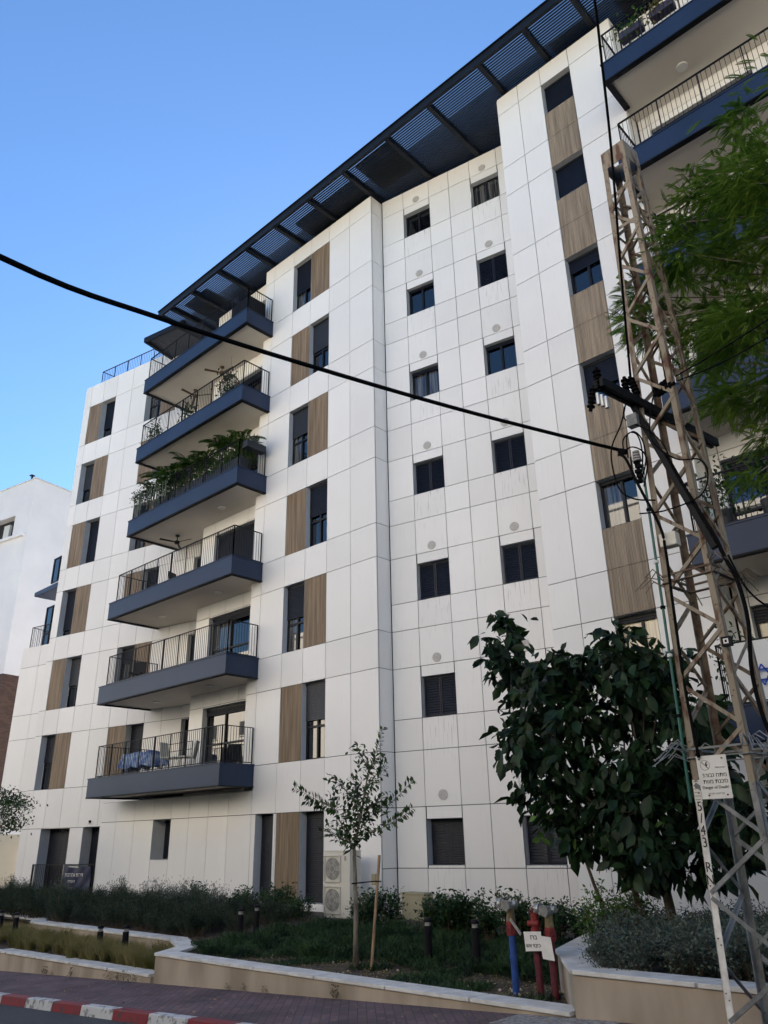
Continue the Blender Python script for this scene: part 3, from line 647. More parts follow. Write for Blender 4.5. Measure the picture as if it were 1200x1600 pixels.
# --- young staked tree
tr = thing('young_tree', (-9.63, 9.6, -.2), 'slender young tree with small leaves in front of the air conditioner', 'tree')
tb = MB(); tb.tube([(-9.63, 9.6, -.2), (-9.62, 9.6, .6), (-9.66, 9.6, 1.5)], [.05, .036, .028], M['bark'], 10)
lead = limb(tb, (-9.66, 9.6, 1.5), (-9.3, 9.6, 2.75), .024, .010, M['bark'], .03, 6)
shoots = [((-9.3, 9.6, 2.7), (-9.6, 9.6, 3.12), .012), ((-9.3, 9.6, 2.7), (-8.96, 9.55, 2.9), .01), ((-9.35, 9.6, 2.5), (-8.87, 9.5, 3.3), .006), ((-9.66, 9.6, 1.55), (-10.25, 9.5, 1.85), .012), ((-9.66, 9.6, 1.5), (-10.35, 9.7, 2.35), .012), ((-10.1, 9.6, 2.1), (-11.05, 9.5, 2.5), .006), ((-10.1, 9.6, 2.1), (-10.85, 9.6, 2.28), .006),
          ((-9.5, 9.6, 2.1), (-10.1, 9.5, 2.62), .007), ((-9.45, 9.6, 2.0), (-8.95, 9.6, 2.3), .009), ((-8.95, 9.6, 2.1), (-8.25, 9.5, 2.47), .006), ((-9.55, 9.6, 1.7), (-8.95, 9.55, 1.8), .009), ((-9.0, 9.6, 1.8), (-8.28, 9.5, 2.04), .006), ((-9.4, 9.6, 2.2), (-8.9, 9.6, 2.75), .006),
          ((-9.6, 9.6, 1.75), (-9.95, 9.8, 2.3), .008), ((-9.5, 9.6, 1.9), (-9.3, 9.3, 2.4), .008), ((-9.5, 9.6, 1.8), (-9.2, 9.9, 2.2), .008), ((-9.7, 9.6, 1.6), (-9.9, 9.3, 1.75), .008), ((-9.4, 9.6, 2.3), (-9.75, 9.6, 2.6), .006), ((-9.64, 9.6, 1.62), (-9.35, 9.6, 1.72), .008), ((-9.8, 9.6, 1.8), (-9.75, 9.5, 2.1), .006), ((-9.45, 9.6, 2.1), (-9.0, 9.7, 2.1), .006), ((-9.35, 9.6, 2.4), (-9.15, 9.6, 2.62), .006)]
P_ = []; D_ = []
for i, (a, b_, r_) in enumerate(shoots):
    pts = limb(tb, a, b_, r_, .003, M['bark'], .06, 5); a, b_ = Vector(a), Vector(b_); k = int((b_ - a).length / .022); long_ = i in (2, 5, 6, 9, 11, 12)
    for j in range(k):
        t_ = (j + .5) / k; p = a.lerp(b_, t_); d = (b_ - a).normalized(); side = d.cross(Vector((0, -1, 0))).normalized() * (1 if j % 2 else -1)
        for q in range(1 if long_ else 2):
            dv = side * .9 + d * .5 + Vector(rng.normal(0, .15 if long_ else .8, 3)); P_.append(p + Vector(rng.normal(0, .008 if long_ else .05, 3))); D_.append(dv)
for p in lead[1:]:
    for q in range(30): P_.append(p + Vector(rng.normal(0, .13, 3))); D_.append(Vector(rng.normal(0, 1, 3)))
tb.build('trunk', tr, smooth=True); n_ = len(P_); L_ = rng.uniform(.07, .14, n_); scatter('crown', P_, D_, L_, L_ * .44, M['l_sap'], T=SIMPLE, F=SIMPLE_F, parent=tr)
# stake and tie
st = MB(); st.tube([(-9.36, 9.66, -.2), (-9.10, 9.6, 1.40)], .022, M['timber'], 8)
tag(st.build('stake'), 'leaning timber stake tied to the young tree', 'stake')
st = MB(); st.tube([(-9.70, 9.6, .985), (-9.66, 9.55, .99), (-9.18, 9.58, 1.03), (-9.07, 9.60, 1.03)], .010, M['black'], 6); tag(st.build('tree_tie'), 'black strap tying the young tree to its stake', 'strap')

# --- feathery tree leaning in from the right
def frond():
    P, D, Ln = [], [], []; L = .33; K = 19
    for i in range(K):
        x = .04 + L * i / K; z = -.30 * (x / L) ** 2 * L
        for s_ in (1, -1):
            pl = .060 * math.sin(math.pi * (.16 + .80 * i / K)) ** .7
            for e_ in (0, .35): P.append(np.array([x + e_ * L / K, 0, z])); D.append(np.array([.75, s_ * .85, -.25 - e_ * .5])); Ln.append(pl)
    P.append(np.array([0, 0, 0])); D.append(np.array([1, 0, -.12])); Ln.append(L * .9)
    return np.array(P), np.array(D), np.array(Ln)
fp, fd, fl_ = frond()
tr = thing('feathery_tree', (-.4, 9.6, .2), 'tall feathery-leaved green tree leaning in from the right edge before the balconies', 'tree')
cl = [(-1.5, 10.1, .3), (-1.38, 9.74, .42), (-1.96, 9.75, .35), (-2.24, 9.6, .3), (-1.72, 9.25, .45), (-1.5, 8.75, .5), (-2.18, 9.0, .4), (-2.59, 9.15, .3), (-1.97, 8.34, .45), (-2.77, 8.6, .32), (-2.45, 8.3, .4), (-3.12, 8.2, .30), (-3.3, 7.95, .26), (-3.0, 7.55, .3), (-2.85, 7.8, .34), (-2.33, 7.74, .42), (-1.85, 7.6, .45), (-2.62, 7.2, .36), (-2.2, 6.95, .4), (-1.9, 6.8, .42), (-2.5, 6.55, .3), (-2.15, 6.25, .35), (-2.05, 5.8, .28), (-1.7, 6.2, .35), (-1.3, 8.0, .5), (-1.3, 9.2, .5), (-1.2, 7.2, .5), (-.6, 9.8, .7), (-.5, 8.6, .7), (.2, 9.4, .8), (.5, 8.2, .8), (-.4, 7.4, .6), (-1.9, 5.1, .2), (-2.3, 5.3, .16), (-1.8, 4.2, .2)]
tb = MB(); trunk = limb(tb, (-.35, 9.6, .1), (-.1, 9.7, 6.2), .16, .10, M['bark'], .02, 10)
hubs = [Vector((-.9, 9.3, 7.6)), Vector((-.6, 9.4, 8.6)), Vector((-1.1, 9.1, 6.4)), Vector((.3, 9.6, 8.4))]
for h in hubs: limb(tb, trunk[-1], h, .07, .045, M['bark'], .06, 8)
FP, FD, FL = [], [], []
for (x, z, r_) in cl:
    c = Vector((x, 8.75 + rng.normal(0, .28), z)); h = min(hubs, key=lambda q: (q - c).length); pts = limb(tb, h, c, .022, .006, M['bark'], .07, 5)
    for q in range(int(20 + 135 * r_ * r_ / .16)):
        o_ = rng.normal(0, r_ * .40, 3) * np.array([1, 1.5, .62]); p = np.array(c) + o_; d = o_ * 1.6 + np.array([-.3, -.1, -.05]) + rng.normal(0, .35, 3); d[2] *= .55; d /= np.linalg.norm(d)
        u = np.array([0, 0, 1.]) + rng.normal(0, .3, 3); y = np.cross(u, d); y /= np.linalg.norm(y); zz = np.cross(d, y); Rm = np.stack([d, y, zz], 1); s_ = rng.uniform(.45, .85)
        FP.append(p + s_ * fp @ Rm.T); FD.append(fd @ Rm.T); FL.append(fl_ * s_)
tb.build('trunk', tr, smooth=True)
FP = np.concatenate(FP); FD = np.concatenate(FD); FL = np.concatenate(FL); scatter('crown', FP, FD, FL, np.minimum(FL * .2, .0115), M['l_jac'], T=SIMPLE, F=SIMPLE_F, parent=tr, upj=.25)
# bare twigs
tw = MB()
for a, b_ in (((-1.3, 9, 5.0), (-2.0, 8.8, 5.6)), ((-1.2, 9, 4.4), (-1.95, 8.8, 5.1)), ((-1.3, 9, 4.0), (-2.1, 8.8, 4.7)), ((-2.3, 9, 9.3), (-2.75, 8.9, 9.9)), ((-2.2, 9, 9.2), (-2.9, 8.9, 9.5)), ((-2.2, 9, 9.4), (-2.5, 8.9, 10.1))): limb(tw, a, b_, .012, .003, M['bark'], .1, 5)
tw.build('twigs', tr)

# --- small tree at the left edge
tr = thing('small_tree', (-29.2, 11.6, -.2), 'small leafy tree at the far left edge before the low white wing', 'tree'); tb = MB()
tk = limb(tb, (-29.2, 11.6, -.2), (-28.9, 11.5, 2.3), .05, .03, M['bark'], .02, 8); P_ = []
for c in ((-28.3, 3.25), (-27.5, 3.0), (-27.15, 2.92), (-28.2, 2.85), (-27.6, 2.5), (-27.0, 2.3), (-27.9, 2.2), (-28.6, 2.6), (-28.9, 3.2), (-29.3, 2.7), (-26.8, 2.85)):
    limb(tb, tk[-1], (c[0], 11.5, c[1]), .015, .005, M['bark'], .08, 5); P_.append(np.array([c[0], 11.5, c[1]]) + rnd(150) * np.array([.22, .25, .13]))
tb.build('trunk', tr, smooth=True); P_ = np.concatenate(P_); scatter('crown', P_, rnd(len(P_)), .10, .05, M['l_sap'], parent=tr)

# --- shrubs
def shrub_proto(name, label, cat, group, stems, h, w_, leaf, width, m, per=40, tips=None, spread=.09, upb=.6):
    rt = thing(name, (0, 0, 0), label, cat, group); mb = MB(); P, D = [], []
    for i in range(stems):
        a = rng.uniform(0, 6.28); rr = w_ * math.sqrt(rng.uniform(0, 1)); hh = h * rng.uniform(.55, 1.0) * (1 - .25 * rr / w_)
        tip = Vector((rr * math.cos(a), rr * math.sin(a), hh)); pts = limb(mb, (tip.x * .35, tip.y * .35, -.05), tip, .008, .003, M['barkd'], .05, 4, 4)
        for j in range(per):
            t_ = rng.uniform(.18, 1) ** .7; p = Vector((tip.x * .35, tip.y * .35, 0)).lerp(tip, t_) + Vector(rng.normal(0, spread * .5, 3)); d = Vector(rng.normal(0, 1, 3)); d.z = abs(d.z) * upb + .1; P.append(p); D.append(d)
    o = mb.build('stems'); o.parent = rt
    o = scatter('leaves', P, D, leaf, width, m, T=SIMPLE, F=SIMPLE_F); o.parent = rt
    return rt
def place(proto, spots, smin=.8, smax=1.15):
    for i, (x, y, z) in enumerate(spots):
        s_ = rng.uniform(smin, smax)
        if i == 0: proto.location = (x, y, z); proto.scale = (s_,) * 3
        else: copy_thing(proto, (x, y, z), rng.uniform(0, 6.28), scale=s_)
hp = shrub_proto('hedge_shrub', 'small upright glossy-leaved shrub in the row planted along the foot of the white facade', 'shrub', 'glossy shrubs along the foot of the facade', 15, .72, .30, .065, .034, M['l_hedge'], 55, spread=.10)
sp = []
x = -19.9
while x < -7.2: sp.append((x, 13.5 + rng.normal(0, .15), -.13)); x += rng.uniform(.30, .62)
for x in (-12.9, -12.3, -10.9, -10.5, -10.2, -9.6, -9.1, -8.3): sp.append((x, 13.0, -.1))
sp = [q for q in sp if not (-15.1 < q[0] < -13.2 or -12.5 < q[0] < -11.3)] + [(x_, 13.3, -.52) for x_ in (-14.8, -14.3, -13.8, -13.4, -12.2, -11.7)]
place(hp, sp, .75, 1.4)
rp = shrub_proto('rosemary_shrub', 'bushy fine-leaved shrub in the bed above the stepped wall at the left', 'shrub', 'fine-leaved shrubs in the bed behind the stepped wall', 46, .78, .62, .06, .016, M['l_rose'], 60, spread=.12, upb=1.2)
sp = []
for y, z in ((10.55, -.14), (11.1, -.12), (11.7, -.10), (12.6, -.06)):
    x = -34.5
    while x < -15.0: sp.append((x, y + rng.normal(0, .12), z)); x += rng.uniform(.6, .95)
sp += [(-14.6, 11.2, -.12), (-14.9, 12.4, -.1), (-15.4, 10.6, -.12)]
place(rp, sp, .55, .95)
ap = shrub_proto('airy_shrub', 'airy upright grey-green shrub standing up out of the left bed', 'shrub', 'airy grey-green shrubs in the left bed', 26, 1.05, .42, .085, .016, M['l_grey'], 46, spread=.13, upb=1.4)
place(ap, [(-19.6, 12.2, -.1), (-18.7, 12.5, -.1), (-18.1, 11.8, -.1), (-17.3, 12.4, -.1), (-16.6, 11.9, -.1), (-24.6, 12.2, -.1), (-27.5, 12.3, -.1), (-30.5, 13.2, -.1), (-21.9, 12.6, -.1)], .7, 1.0)
gp = shrub_proto('grey_shrub', 'rounded grey-green shrub in the higher planter under the dark tree', 'shrub', 'grey-green shrubs in the higher planter', 60, .62, .55, .045, .022, M['l_grey'], 60, spread=.12)
sp = []
for y in (9.3, 10.1, 10.9, 12):
    x = -4.85 - (y - 9.3) * .45
    while x < 1.5: sp.append((x, y + rng.normal(0, .1), .17)); x += rng.uniform(.55, .8)
place(gp, sp, .8, 1.12)
lp = shrub_proto('light_shrub', 'loose light green shrub beside the corner of the higher planter', 'shrub', 'loose light green shrubs behind the hydrants', 22, 1.05, .38, .07, .035, M['l_lite'], 42, spread=.14)
place(lp, [(-6.05, 10.7, .1), (-6.5, 11.6, -.1), (-5.9, 11.4, .15)], .8, 1.0)
# dry ornamental grasses
rt = thing('grass_tuft', (0, 0, 0), 'arching tuft of dry ornamental grass in the bed behind the low kerb wall', 'grass tuft', 'dry ornamental grasses in the left bed')
N = 420; a = rng.uniform(0, 6.28, N); rr = rng.uniform(0, .16, N); P_ = np.stack([rr * np.cos(a), rr * np.sin(a), np.zeros(N)], 1); lean = rng.uniform(.15, .8, N)
D_ = np.stack([np.cos(a) * lean, np.sin(a) * lean, np.ones(N)], 1); o = scatter('blades', P_, D_, rng.uniform(.3, .62, N), .012, M['l_dry'], T=BLADE, F=BLADE_F, upj=.2); o.parent = rt
sp = []
for y in (8.98, 9.4, 9.8):
    x = -34
    while x < -13.75 - (y - 8.98) * 1.0: sp.append((x, y + rng.normal(0, .07), -.5)); x += rng.uniform(.30, .48)
place(rt, sp, .5, .8)
# ground cover of the middle bed
def cover(name, N, xr, yr, zf, L, W, m, lean=.6, mask=None, T=BLADE, F=BLADE_F):
    x = rng.uniform(*xr, N); y = rng.uniform(*yr, N)
    if mask is not None: k = mask(x, y); x, y = x[k], y[k]
    z = np.array([zf(a, b_) for a, b_ in zip(x, y)]); D = np.stack([rng.normal(0, lean, len(x)), rng.normal(0, lean, len(x)), np.ones(len(x))], 1)
    return tag(scatter(name, np.stack([x, y, z], 1), D, rng.uniform(.5, 1, len(x)) * L, W, m, T=T, F=F), kind='stuff')
edge = lambda x: 9.15 + .9 * np.clip((x + 12.6) / 2.2, 0, 1) + .12 * np.sin(x * 3.1)
clump = lambda x, y: np.clip(.62 + .22 * np.sin(x * 3.3 + y * 1.3) + .2 * np.sin(y * 4.1 - x * 2.2) + .16 * np.sin(x * 7.7 + y * 6.1), .22, 1.25)
def cover2(name, N, L, W, m, lean, mask, T=BLADE, F=BLADE_F):
    x = rng.uniform(-13.9, -5.9, N); y = rng.uniform(8.95, 13.4, N); k = mask(x, y); x, y = x[k], y[k]; c_ = clump(x, y)
    z = np.array([zmid(a, b_) for a, b_ in zip(x, y)]) + rng.uniform(0, .16, len(x)) * c_; D = np.stack([rng.normal(0, lean, len(x)), rng.normal(0, lean, len(x)), np.ones(len(x))], 1)
    return tag(scatter(name, np.stack([x, y, z], 1), D, rng.uniform(.5, 1, len(x)) * L * c_, W, m, T=T, F=F), kind='stuff')
inn = lambda x, y: (y > edge(x)) & (y > 9.2 - (x + 13.3) * .5)
o = cover2('ground_cover', 46000, .24, .014, M['l_cover'], .75, inn); tag(o, 'dense dark green ground cover filling the middle planter', 'ground cover')
o = cover2('ground_cover', 16000, .13, .03, M['l_rose'], 1.2, lambda x, y: inn(x, y) & (np.sin(x * 2.1 + y) + np.sin(y * 3.1 - x * 1.4) > .0), SIMPLE, SIMPLE_F); tag(o, 'grey-green patches of small leaves among the ground cover of the middle planter', 'ground cover')
ns = lambda x, y: np.sin(x * 2.3 + 1) + np.sin(y * 3.7 + x) + np.sin(x * 5.1 - y * 2) > .35
o = cover('low_weeds', 9000, (-13.0, -5.9), (8.82, 10.2), zmid, .13, .018, M['l_cover'], 1.0, ns); tag(o, 'low patchy weeds on the soil near the coping of the middle planter', 'weeds')
o = cover('leaf_litter', 2600, (-13.0, -5.7), (8.82, 10.3), lambda x, y: zmid(x, y) + .01, .05, .02, M['l_dry'], 4.0, None, SIMPLE, SIMPLE_F); tag(o, 'dry leaf litter on the bare soil of the middle planter', 'leaf litter')
o = cover('pavement_litter', 160, (-18, -4), (6.9, 8.4), lambda x, y: zp(x) + .006, .05, .03, M['timber'], 5.0, None, SIMPLE, SIMPLE_F); tag(o, 'scattered dead leaves on the purple block pavement', 'leaf litter')
# little weeds at the wall foot
sb_ = MB()
for i in range(70):
    x, y = rng.uniform(-12.6, -5.8), rng.uniform(8.85, 10.0); r_ = rng.uniform(.008, .028); sb_.tube([(x, y, zmid(x, y) - .005), (x, y, zmid(x, y) + r_ * .6), (x + .004, y, zmid(x, y) + r_)], [r_, r_ * .9, r_ * .3], M['stone'], 6)
tag(sb_.build('pebbles'), 'small pale stones lying on the soil of the middle planter', 'pebbles', kind='stuff')
wp = thing('weed', (0, 0, 0), 'small dry weed growing at the foot of the beige wall', 'weed', 'weeds at the foot of the planter walls')
P_ = rnd(60) * np.array([.05, .02, .05]) + np.array([0, 0, .05]); o = scatter('leaves', P_, rnd(60) + np.array([0, 0, .6]), .035, .012, M['barkd'], T=SIMPLE, F=SIMPLE_F); o.parent = wp
place(wp, [(x, 8.46, zp(x)) for x in (-17.4, -17.1, -16.3, -14.9, -14.6, -14.3, -14.0, -11.3, -10.9, -10.4, -8.9)], .6, 1.3)
#PART3
# ================================================================== LATTICE TOWER
tw_ = thing('lattice_tower', (-2.85, 8.0, .0), 'rusty four-legged steel lattice power tower standing on the pavement by the planter wall', 'power tower')
YAW = -.108
def legp(k, z):   # 0 front-left 1 front-right 2 back-left 3 back-right
    a = YAW + {0: -135, 1: -45, 2: 135, 3: 45}[k] * math.pi / 180; w0 = .479 - .0241 * z
    return Vector((-2.847 - .0028 * z + w0 * math.cos(a), 8.0 - .0069 * z + w0 * math.sin(a), z))
ZT = 10.08
for k in range(4):
    mb = MB(); o_ = MB()
    ax = (legp({0: 1, 1: 0, 2: 3, 3: 2}[k], 3) - legp(k, 3)).normalized(); ay = (legp({0: 2, 1: 3, 2: 0, 3: 1}[k], 3) - legp(k, 3)).normalized()
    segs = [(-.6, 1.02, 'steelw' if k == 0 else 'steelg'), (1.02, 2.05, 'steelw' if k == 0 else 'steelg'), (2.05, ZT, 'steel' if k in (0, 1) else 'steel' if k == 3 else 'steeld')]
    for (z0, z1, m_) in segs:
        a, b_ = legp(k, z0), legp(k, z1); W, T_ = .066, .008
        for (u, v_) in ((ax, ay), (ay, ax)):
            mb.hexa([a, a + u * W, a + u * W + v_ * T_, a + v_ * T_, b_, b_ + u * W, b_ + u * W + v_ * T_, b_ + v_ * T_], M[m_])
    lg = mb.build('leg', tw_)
    bt = MB(); z = .3
    while z < 9.6:
        for s_ in (0, .05): c = legp(k, z + s_) + ax * (.03 if s_ else .05) - ay * .003; bt.cyl(c, .007, -.006, M['steeld'], 6, ay)
        z += .42
    bt.build('bolt', lg)
# bracing: zigzags on each face
def faces(): return ((0, 1), (0, 2), (1, 3), (2, 3))
for fi, (i, j) in enumerate(faces()):
    z = .12; up = fi % 2 == 0; n_ = 0
    while z < 9.25:
        dz = .50 - .012 * z
        a, b_ = (legp(i, z), legp(j, z + dz)) if up else (legp(j, z), legp(i, z + dz))
        c = (legp(0, 3) + legp(3, 3)) / 2; d = (b_ - a).normalized(); a += d * .03; b_ -= d * .03
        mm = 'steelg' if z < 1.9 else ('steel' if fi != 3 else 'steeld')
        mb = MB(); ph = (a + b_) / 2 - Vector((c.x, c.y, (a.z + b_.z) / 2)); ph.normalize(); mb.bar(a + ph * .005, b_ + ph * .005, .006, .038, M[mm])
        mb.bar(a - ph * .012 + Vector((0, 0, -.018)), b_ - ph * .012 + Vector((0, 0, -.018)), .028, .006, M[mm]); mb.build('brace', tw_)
        z += dz; up = not up; n_ += 1
for z in (9.3, 8.75):
    for i, j in faces():
        mb = MB(); mb.bar(legp(i, z), legp(j, z), .006, .045, M['steel']); mb.build('brace', tw_)
mb = MB()
for i, j in ((0, 1), (1, 3), (0, 2), (2, 3)):
    a, b_ = legp(i, ZT - .30), legp(j, ZT - .30); c, d = legp(j, ZT), legp(i, ZT); o_ = Vector((0, 0, 0))
    nrm = (b_ - a).cross(Vector((0, 0, 1))).normalized() * .004
    mb.hexa([a - nrm, b_ - nrm, b_ + nrm, a + nrm, d - nrm, c - nrm, c + nrm, d + nrm], M['steel'])
mb.build('head_plate', tw_)
# cross-arm and strut
mb = MB(); A_, B_ = Vector((-3.20, 6.98, 6.2)), Vector((-2.86, 9.35, 6.2))
for o_ in (-.035, .035): mb.bar(A_ + Vector((o_, 0, 0)), B_ + Vector((o_, 0, 0)), .045, .10, M['blackm'])
mb.build('cross_arm', tw_)
mb = MB(); mb.bar((-3.13, 7.66, 6.15), (-2.53, 7.62, 4.26), .06, .06, M['blackm']); mb.build('strut', tw_)
# anti-climb spikes
def spikes(z, n, name='climbing_guard', L=.42, m='steelg', sides=(0,)):
    mb = MB(); c = (legp(0, z) + legp(3, z)) / 2
    for i, j in faces():
        a, b_ = legp(i, z), legp(j, z); mb.bar(a, b_, .05, .012, M[m]); mb.bar(a + Vector((0, 0, .08)), b_ + Vector((0, 0, .08)), .02, .02, M[m])
    for k in range(4):
        for q in range(n):
            p = legp(k, z + rng.uniform(-.05, .12)); d = (p - c); d.z = 0; d.normalize(); d = (d + Vector(rng.normal(0, .55, 3))).normalized(); d.z = abs(d.z) * .6 - .1
            l_ = L * rng.uniform(.6, 1); mid = p + d * l_ * .5 + Vector((0, 0, .05)); mb.tube([p, mid, p + d * l_ + Vector((0, 0, -.08))], .006, M[m], 5)
    mb.build(name, tw_)
spikes(2.30, 9); spikes(4.05, 5, L=.3, m='steeld')
# conduit, little boxes
mb = MB(); off = Vector((-.035, -.02, 0)); mb.tube([legp(0, z) + off for z in (5.45, 4.4, 3.2, 2.3, 1.9)], .015, M['green'], 8)
for z in (5.3, 4.9, 4.3, 3.8, 3.3, 2.7): mb.cyl(legp(0, z) + off + Vector((0, 0, -.015)), .026, .03, M['white'] if z in (5.3, 4.3, 3.3) else M['black'], 10)
mb.build('conduit', tw_)
mb = MB(); c = legp(0, 4.48) + Vector((.16, -.06, 0)); mb.box(c.x - .09, c.x + .09, c.y - .06, c.y + .06, c.z - .075, c.z + .075, M['acw']); mb.build('junction_box', tw_, bevel=.01)
mb = MB(); c = legp(1, 3.32) + Vector((.02, -.05, 0)); mb.box(c.x - .045, c.x + .045, c.y - .03, c.y + .03, c.z - .045, c.z + .045, M['blackm']); mb.box(c.x - .024, c.x + .024, c.y - .033, c.y - .031, c.z - .024, c.z + .024, M['white']); mb.box(c.x - .010, c.x + .010, c.y - .0345, c.y - .0335, c.z - .012, c.z + .012, M['blackm']); mb.build('camera_box', tw_)
# insulators / fuses on the arm
def ins(p, parent, name='insulator', tilt=(0, 0, -1)):
    mb = MB(); d = Vector(tilt).normalized(); p = Vector(p); mb.cyl(p, .022, .30, M['black'], 10, d)
    for i in range(5): mb.cyl(p + d * (.04 + i * .05), .045, .016, M['black'], 12, d)
    mb.build(name, parent)
ins((-3.22, 7.02, 6.42), tw_); ins((-3.26, 7.0, 6.20), tw_, tilt=(-.3, 0, -1)); ins((-3.17, 7.62, 6.55), tw_, tilt=(0, 0, -1)); ins((-3.12, 7.66, 6.55), tw_, tilt=(.2, 0, -1))
mb = MB()
for i in range(3): mb.cyl((-3.24 + i * .045, 7.0, 5.95 - i * .04), .022, .14, M['alu'], 10)
mb.box(-3.2, -3.08, 7.56, 7.66, 5.88, 6.02, M['steelg']); mb.build('clamp', tw_)
ins((-2.95, 7.85, 6.36), tw_, tilt=(1, -.38, .02)); ins((-2.92, 7.80, 6.27), tw_, tilt=(1, -.38, -.01))
# stencilled number and stickers on the white leg
def legface_rot(k, z):
    ax = (legp(1, z) - legp(0, z)).normalized(); return face_rot(ax, (legp(k, z + .5) - legp(k, z)))
rt0 = legface_rot(0, 1.5)
for i, ch in enumerate('5/43 RN'):
    if ch == ' ': continue
    z = 1.86 - i * .104; p = legp(0, z); ax = (legp(1, z) - legp(0, z)).normalized(); p = p + ax * .038 - (legp(2, z) - legp(0, z)).normalized() * .004
    text(ch, .12, p, rt0, M['ink'], tw_, 'stencilled_number', sx=.85)
mb = MB(); z0, z1 = 1.90, 2.10; ax = (legp(1, 2) - legp(0, 2)).normalized(); ay = (legp(2, 2) - legp(0, 2)).normalized(); mb.quad(legp(0, z0) - ay * .003, legp(0, z0) + ax * .075 - ay * .003, legp(0, z1) + ax * .075 - ay * .003, legp(0, z1) - ay * .003, M['sign']); mb.build('sticker', tw_)
for i in range(6):
    z = 2.08 - i * .032; mb = MB(); a = legp(0, z) - ay * .005 + ax * .008; mb.quad(a, a + ax * .055, a + ax * .055 + Vector((0, 0, .006)), a + Vector((0, 0, .006)), M['inkg']); mb.build('sticker_line', tw_)
# warning sign
sg = thing('warning_sign', (-3.0, 7.60, 1.9), 'weathered white high-voltage warning sign in Hebrew and English fixed to the lattice tower', 'warning sign')
yS = 7.60; X0, X1, Zb, Zt = -3.07, -2.79, 1.92, 2.30
mb = MB(); mb.box(X0, X1, yS, yS + .006, Zb, Zt, M['sign']); mb.build('panel', sg)
mb = MB()
for (x, z) in ((X0 + .03, Zt - .03), (X1 - .04, Zt - .03), (X0 + .07, Zb + .03), (X1 - .04, Zb + .03)): mb.cyl((x, yS + .002, z), .008, -.01, M['steeld'], 8, 'Y')
mb.build('bolt', sg)
FR = face_rot((1, 0, 0)); xc = (X0 + X1) / 2
text('!הובג חתמ', .052, Vector((xc + .01, yS - .001, 2.125)), FR, M['ink'], sg, sx=1.0)
text('תוומ תנכס', .052, Vector((xc + .01, yS - .001, 2.07)), FR, M['ink'], sg, sx=1.0)
text('Danger of Death!', .038, Vector((xc, yS - .001, 2.018)), FR, M['ink'], sg, sx=.9)
text('תוריהז .תעגל ןיא', .022, Vector((xc, yS - .001, 1.965)), FR, M['inkg'], sg)
text('למשח תרבח', .018, Vector((xc + .07, yS - .001, 2.19)), FR, M['inkg'], sg)
mb = MB(); cx, cz = X0 + .075, 2.215
for i in range(24):
    a0, a1 = 2 * math.pi * i / 24, 2 * math.pi * (i + 1) / 24
    mb.quad(*(Vector((cx + r_ * math.cos(a), yS - .002, cz + r_ * math.sin(a))) for a, r_ in ((a0, .046), (a1, .046), (a1, .041), (a0, .041))), M['inkg'])
mb.bar((cx - .03, yS - .002, cz + .03), (cx + .03, yS - .002, cz - .03), .004, .007, M['inkg'])
for p in ([(.0, .03), (.012, .03), (.004, .008), (.016, .008), (-.006, -.03), (.0, -.002), (-.012, -.002)],):
    mb.add([(cx + .012 + a, yS - .003, cz + b_) for a, b_ in p], [(0, 1, 2), (0, 2, 6), (2, 3, 5), (5, 3, 4), (2, 5, 6)], M['ink'])
mb.build('emblem', sg)

# ------------------------------------------------------------------ cables
def cable(pts, r_, label, name='cable', m='black', cat='cable', k=6):
    P = [Vector(p) for p in pts]; out = []
    for i in range(len(P) - 1):
        p0, p1, p2, p3 = P[max(i - 1, 0)], P[i], P[i + 1], P[min(i + 2, len(P) - 1)]
        for j in range(k):
            t_ = j / k; out.append(.5 * ((2 * p1) + (p2 - p0) * t_ + (2 * p0 - 5 * p1 + 4 * p2 - p3) * t_ ** 2 + (3 * p1 - p0 - 3 * p2 + p3) * t_ ** 3))
    out.append(P[-1]); mb = MB(); mb.tube(out, r_, M[m], 8); return tag(mb.build(name, smooth=True), label, cat)
cable([(-3.45, 7.94, 5.8), (-4.18, 5.98, 5.81), (-4.66, 4.2, 5.76), (-4.72, 2.54, 5.49), (-4.46, 1.25, 5.14), (-4.0, -1.0, 4.9), (-3.0, -6, 5.6)], .021, 'thick black overhead cable crossing the facade from the left to the tower')
cable([(-3.14, 7.72, 6.5), (-2.79, 7.09, 7.49), (-2.4, 6.41, 8.52), (-2.09, 5.76, 9.04), (-1.81, 5.12, 9.33), (-1.2, 3.5, 9.8), (0, 0, 10.3)], .014, 'black cable climbing steeply past the head of the tower out of the top')
cable([(-2.62, 7.72, 6.36), (-1.45, 7.06, 6.16), (2, 5.2, 5.8)], .008, 'upper of two thin black conductors leading right from the cross-arm', 'conductor')
cable([(-2.60, 7.68, 6.27), (-1.48, 7.05, 5.97), (2, 5.1, 5.5)], .008, 'lower of two thin black conductors leading right from the cross-arm', 'conductor')
P7 = lambda px, pz, y=7.6: Vector((px * y / 7.75, y, 1.65 + (pz - 1.65) * y / 7.75))
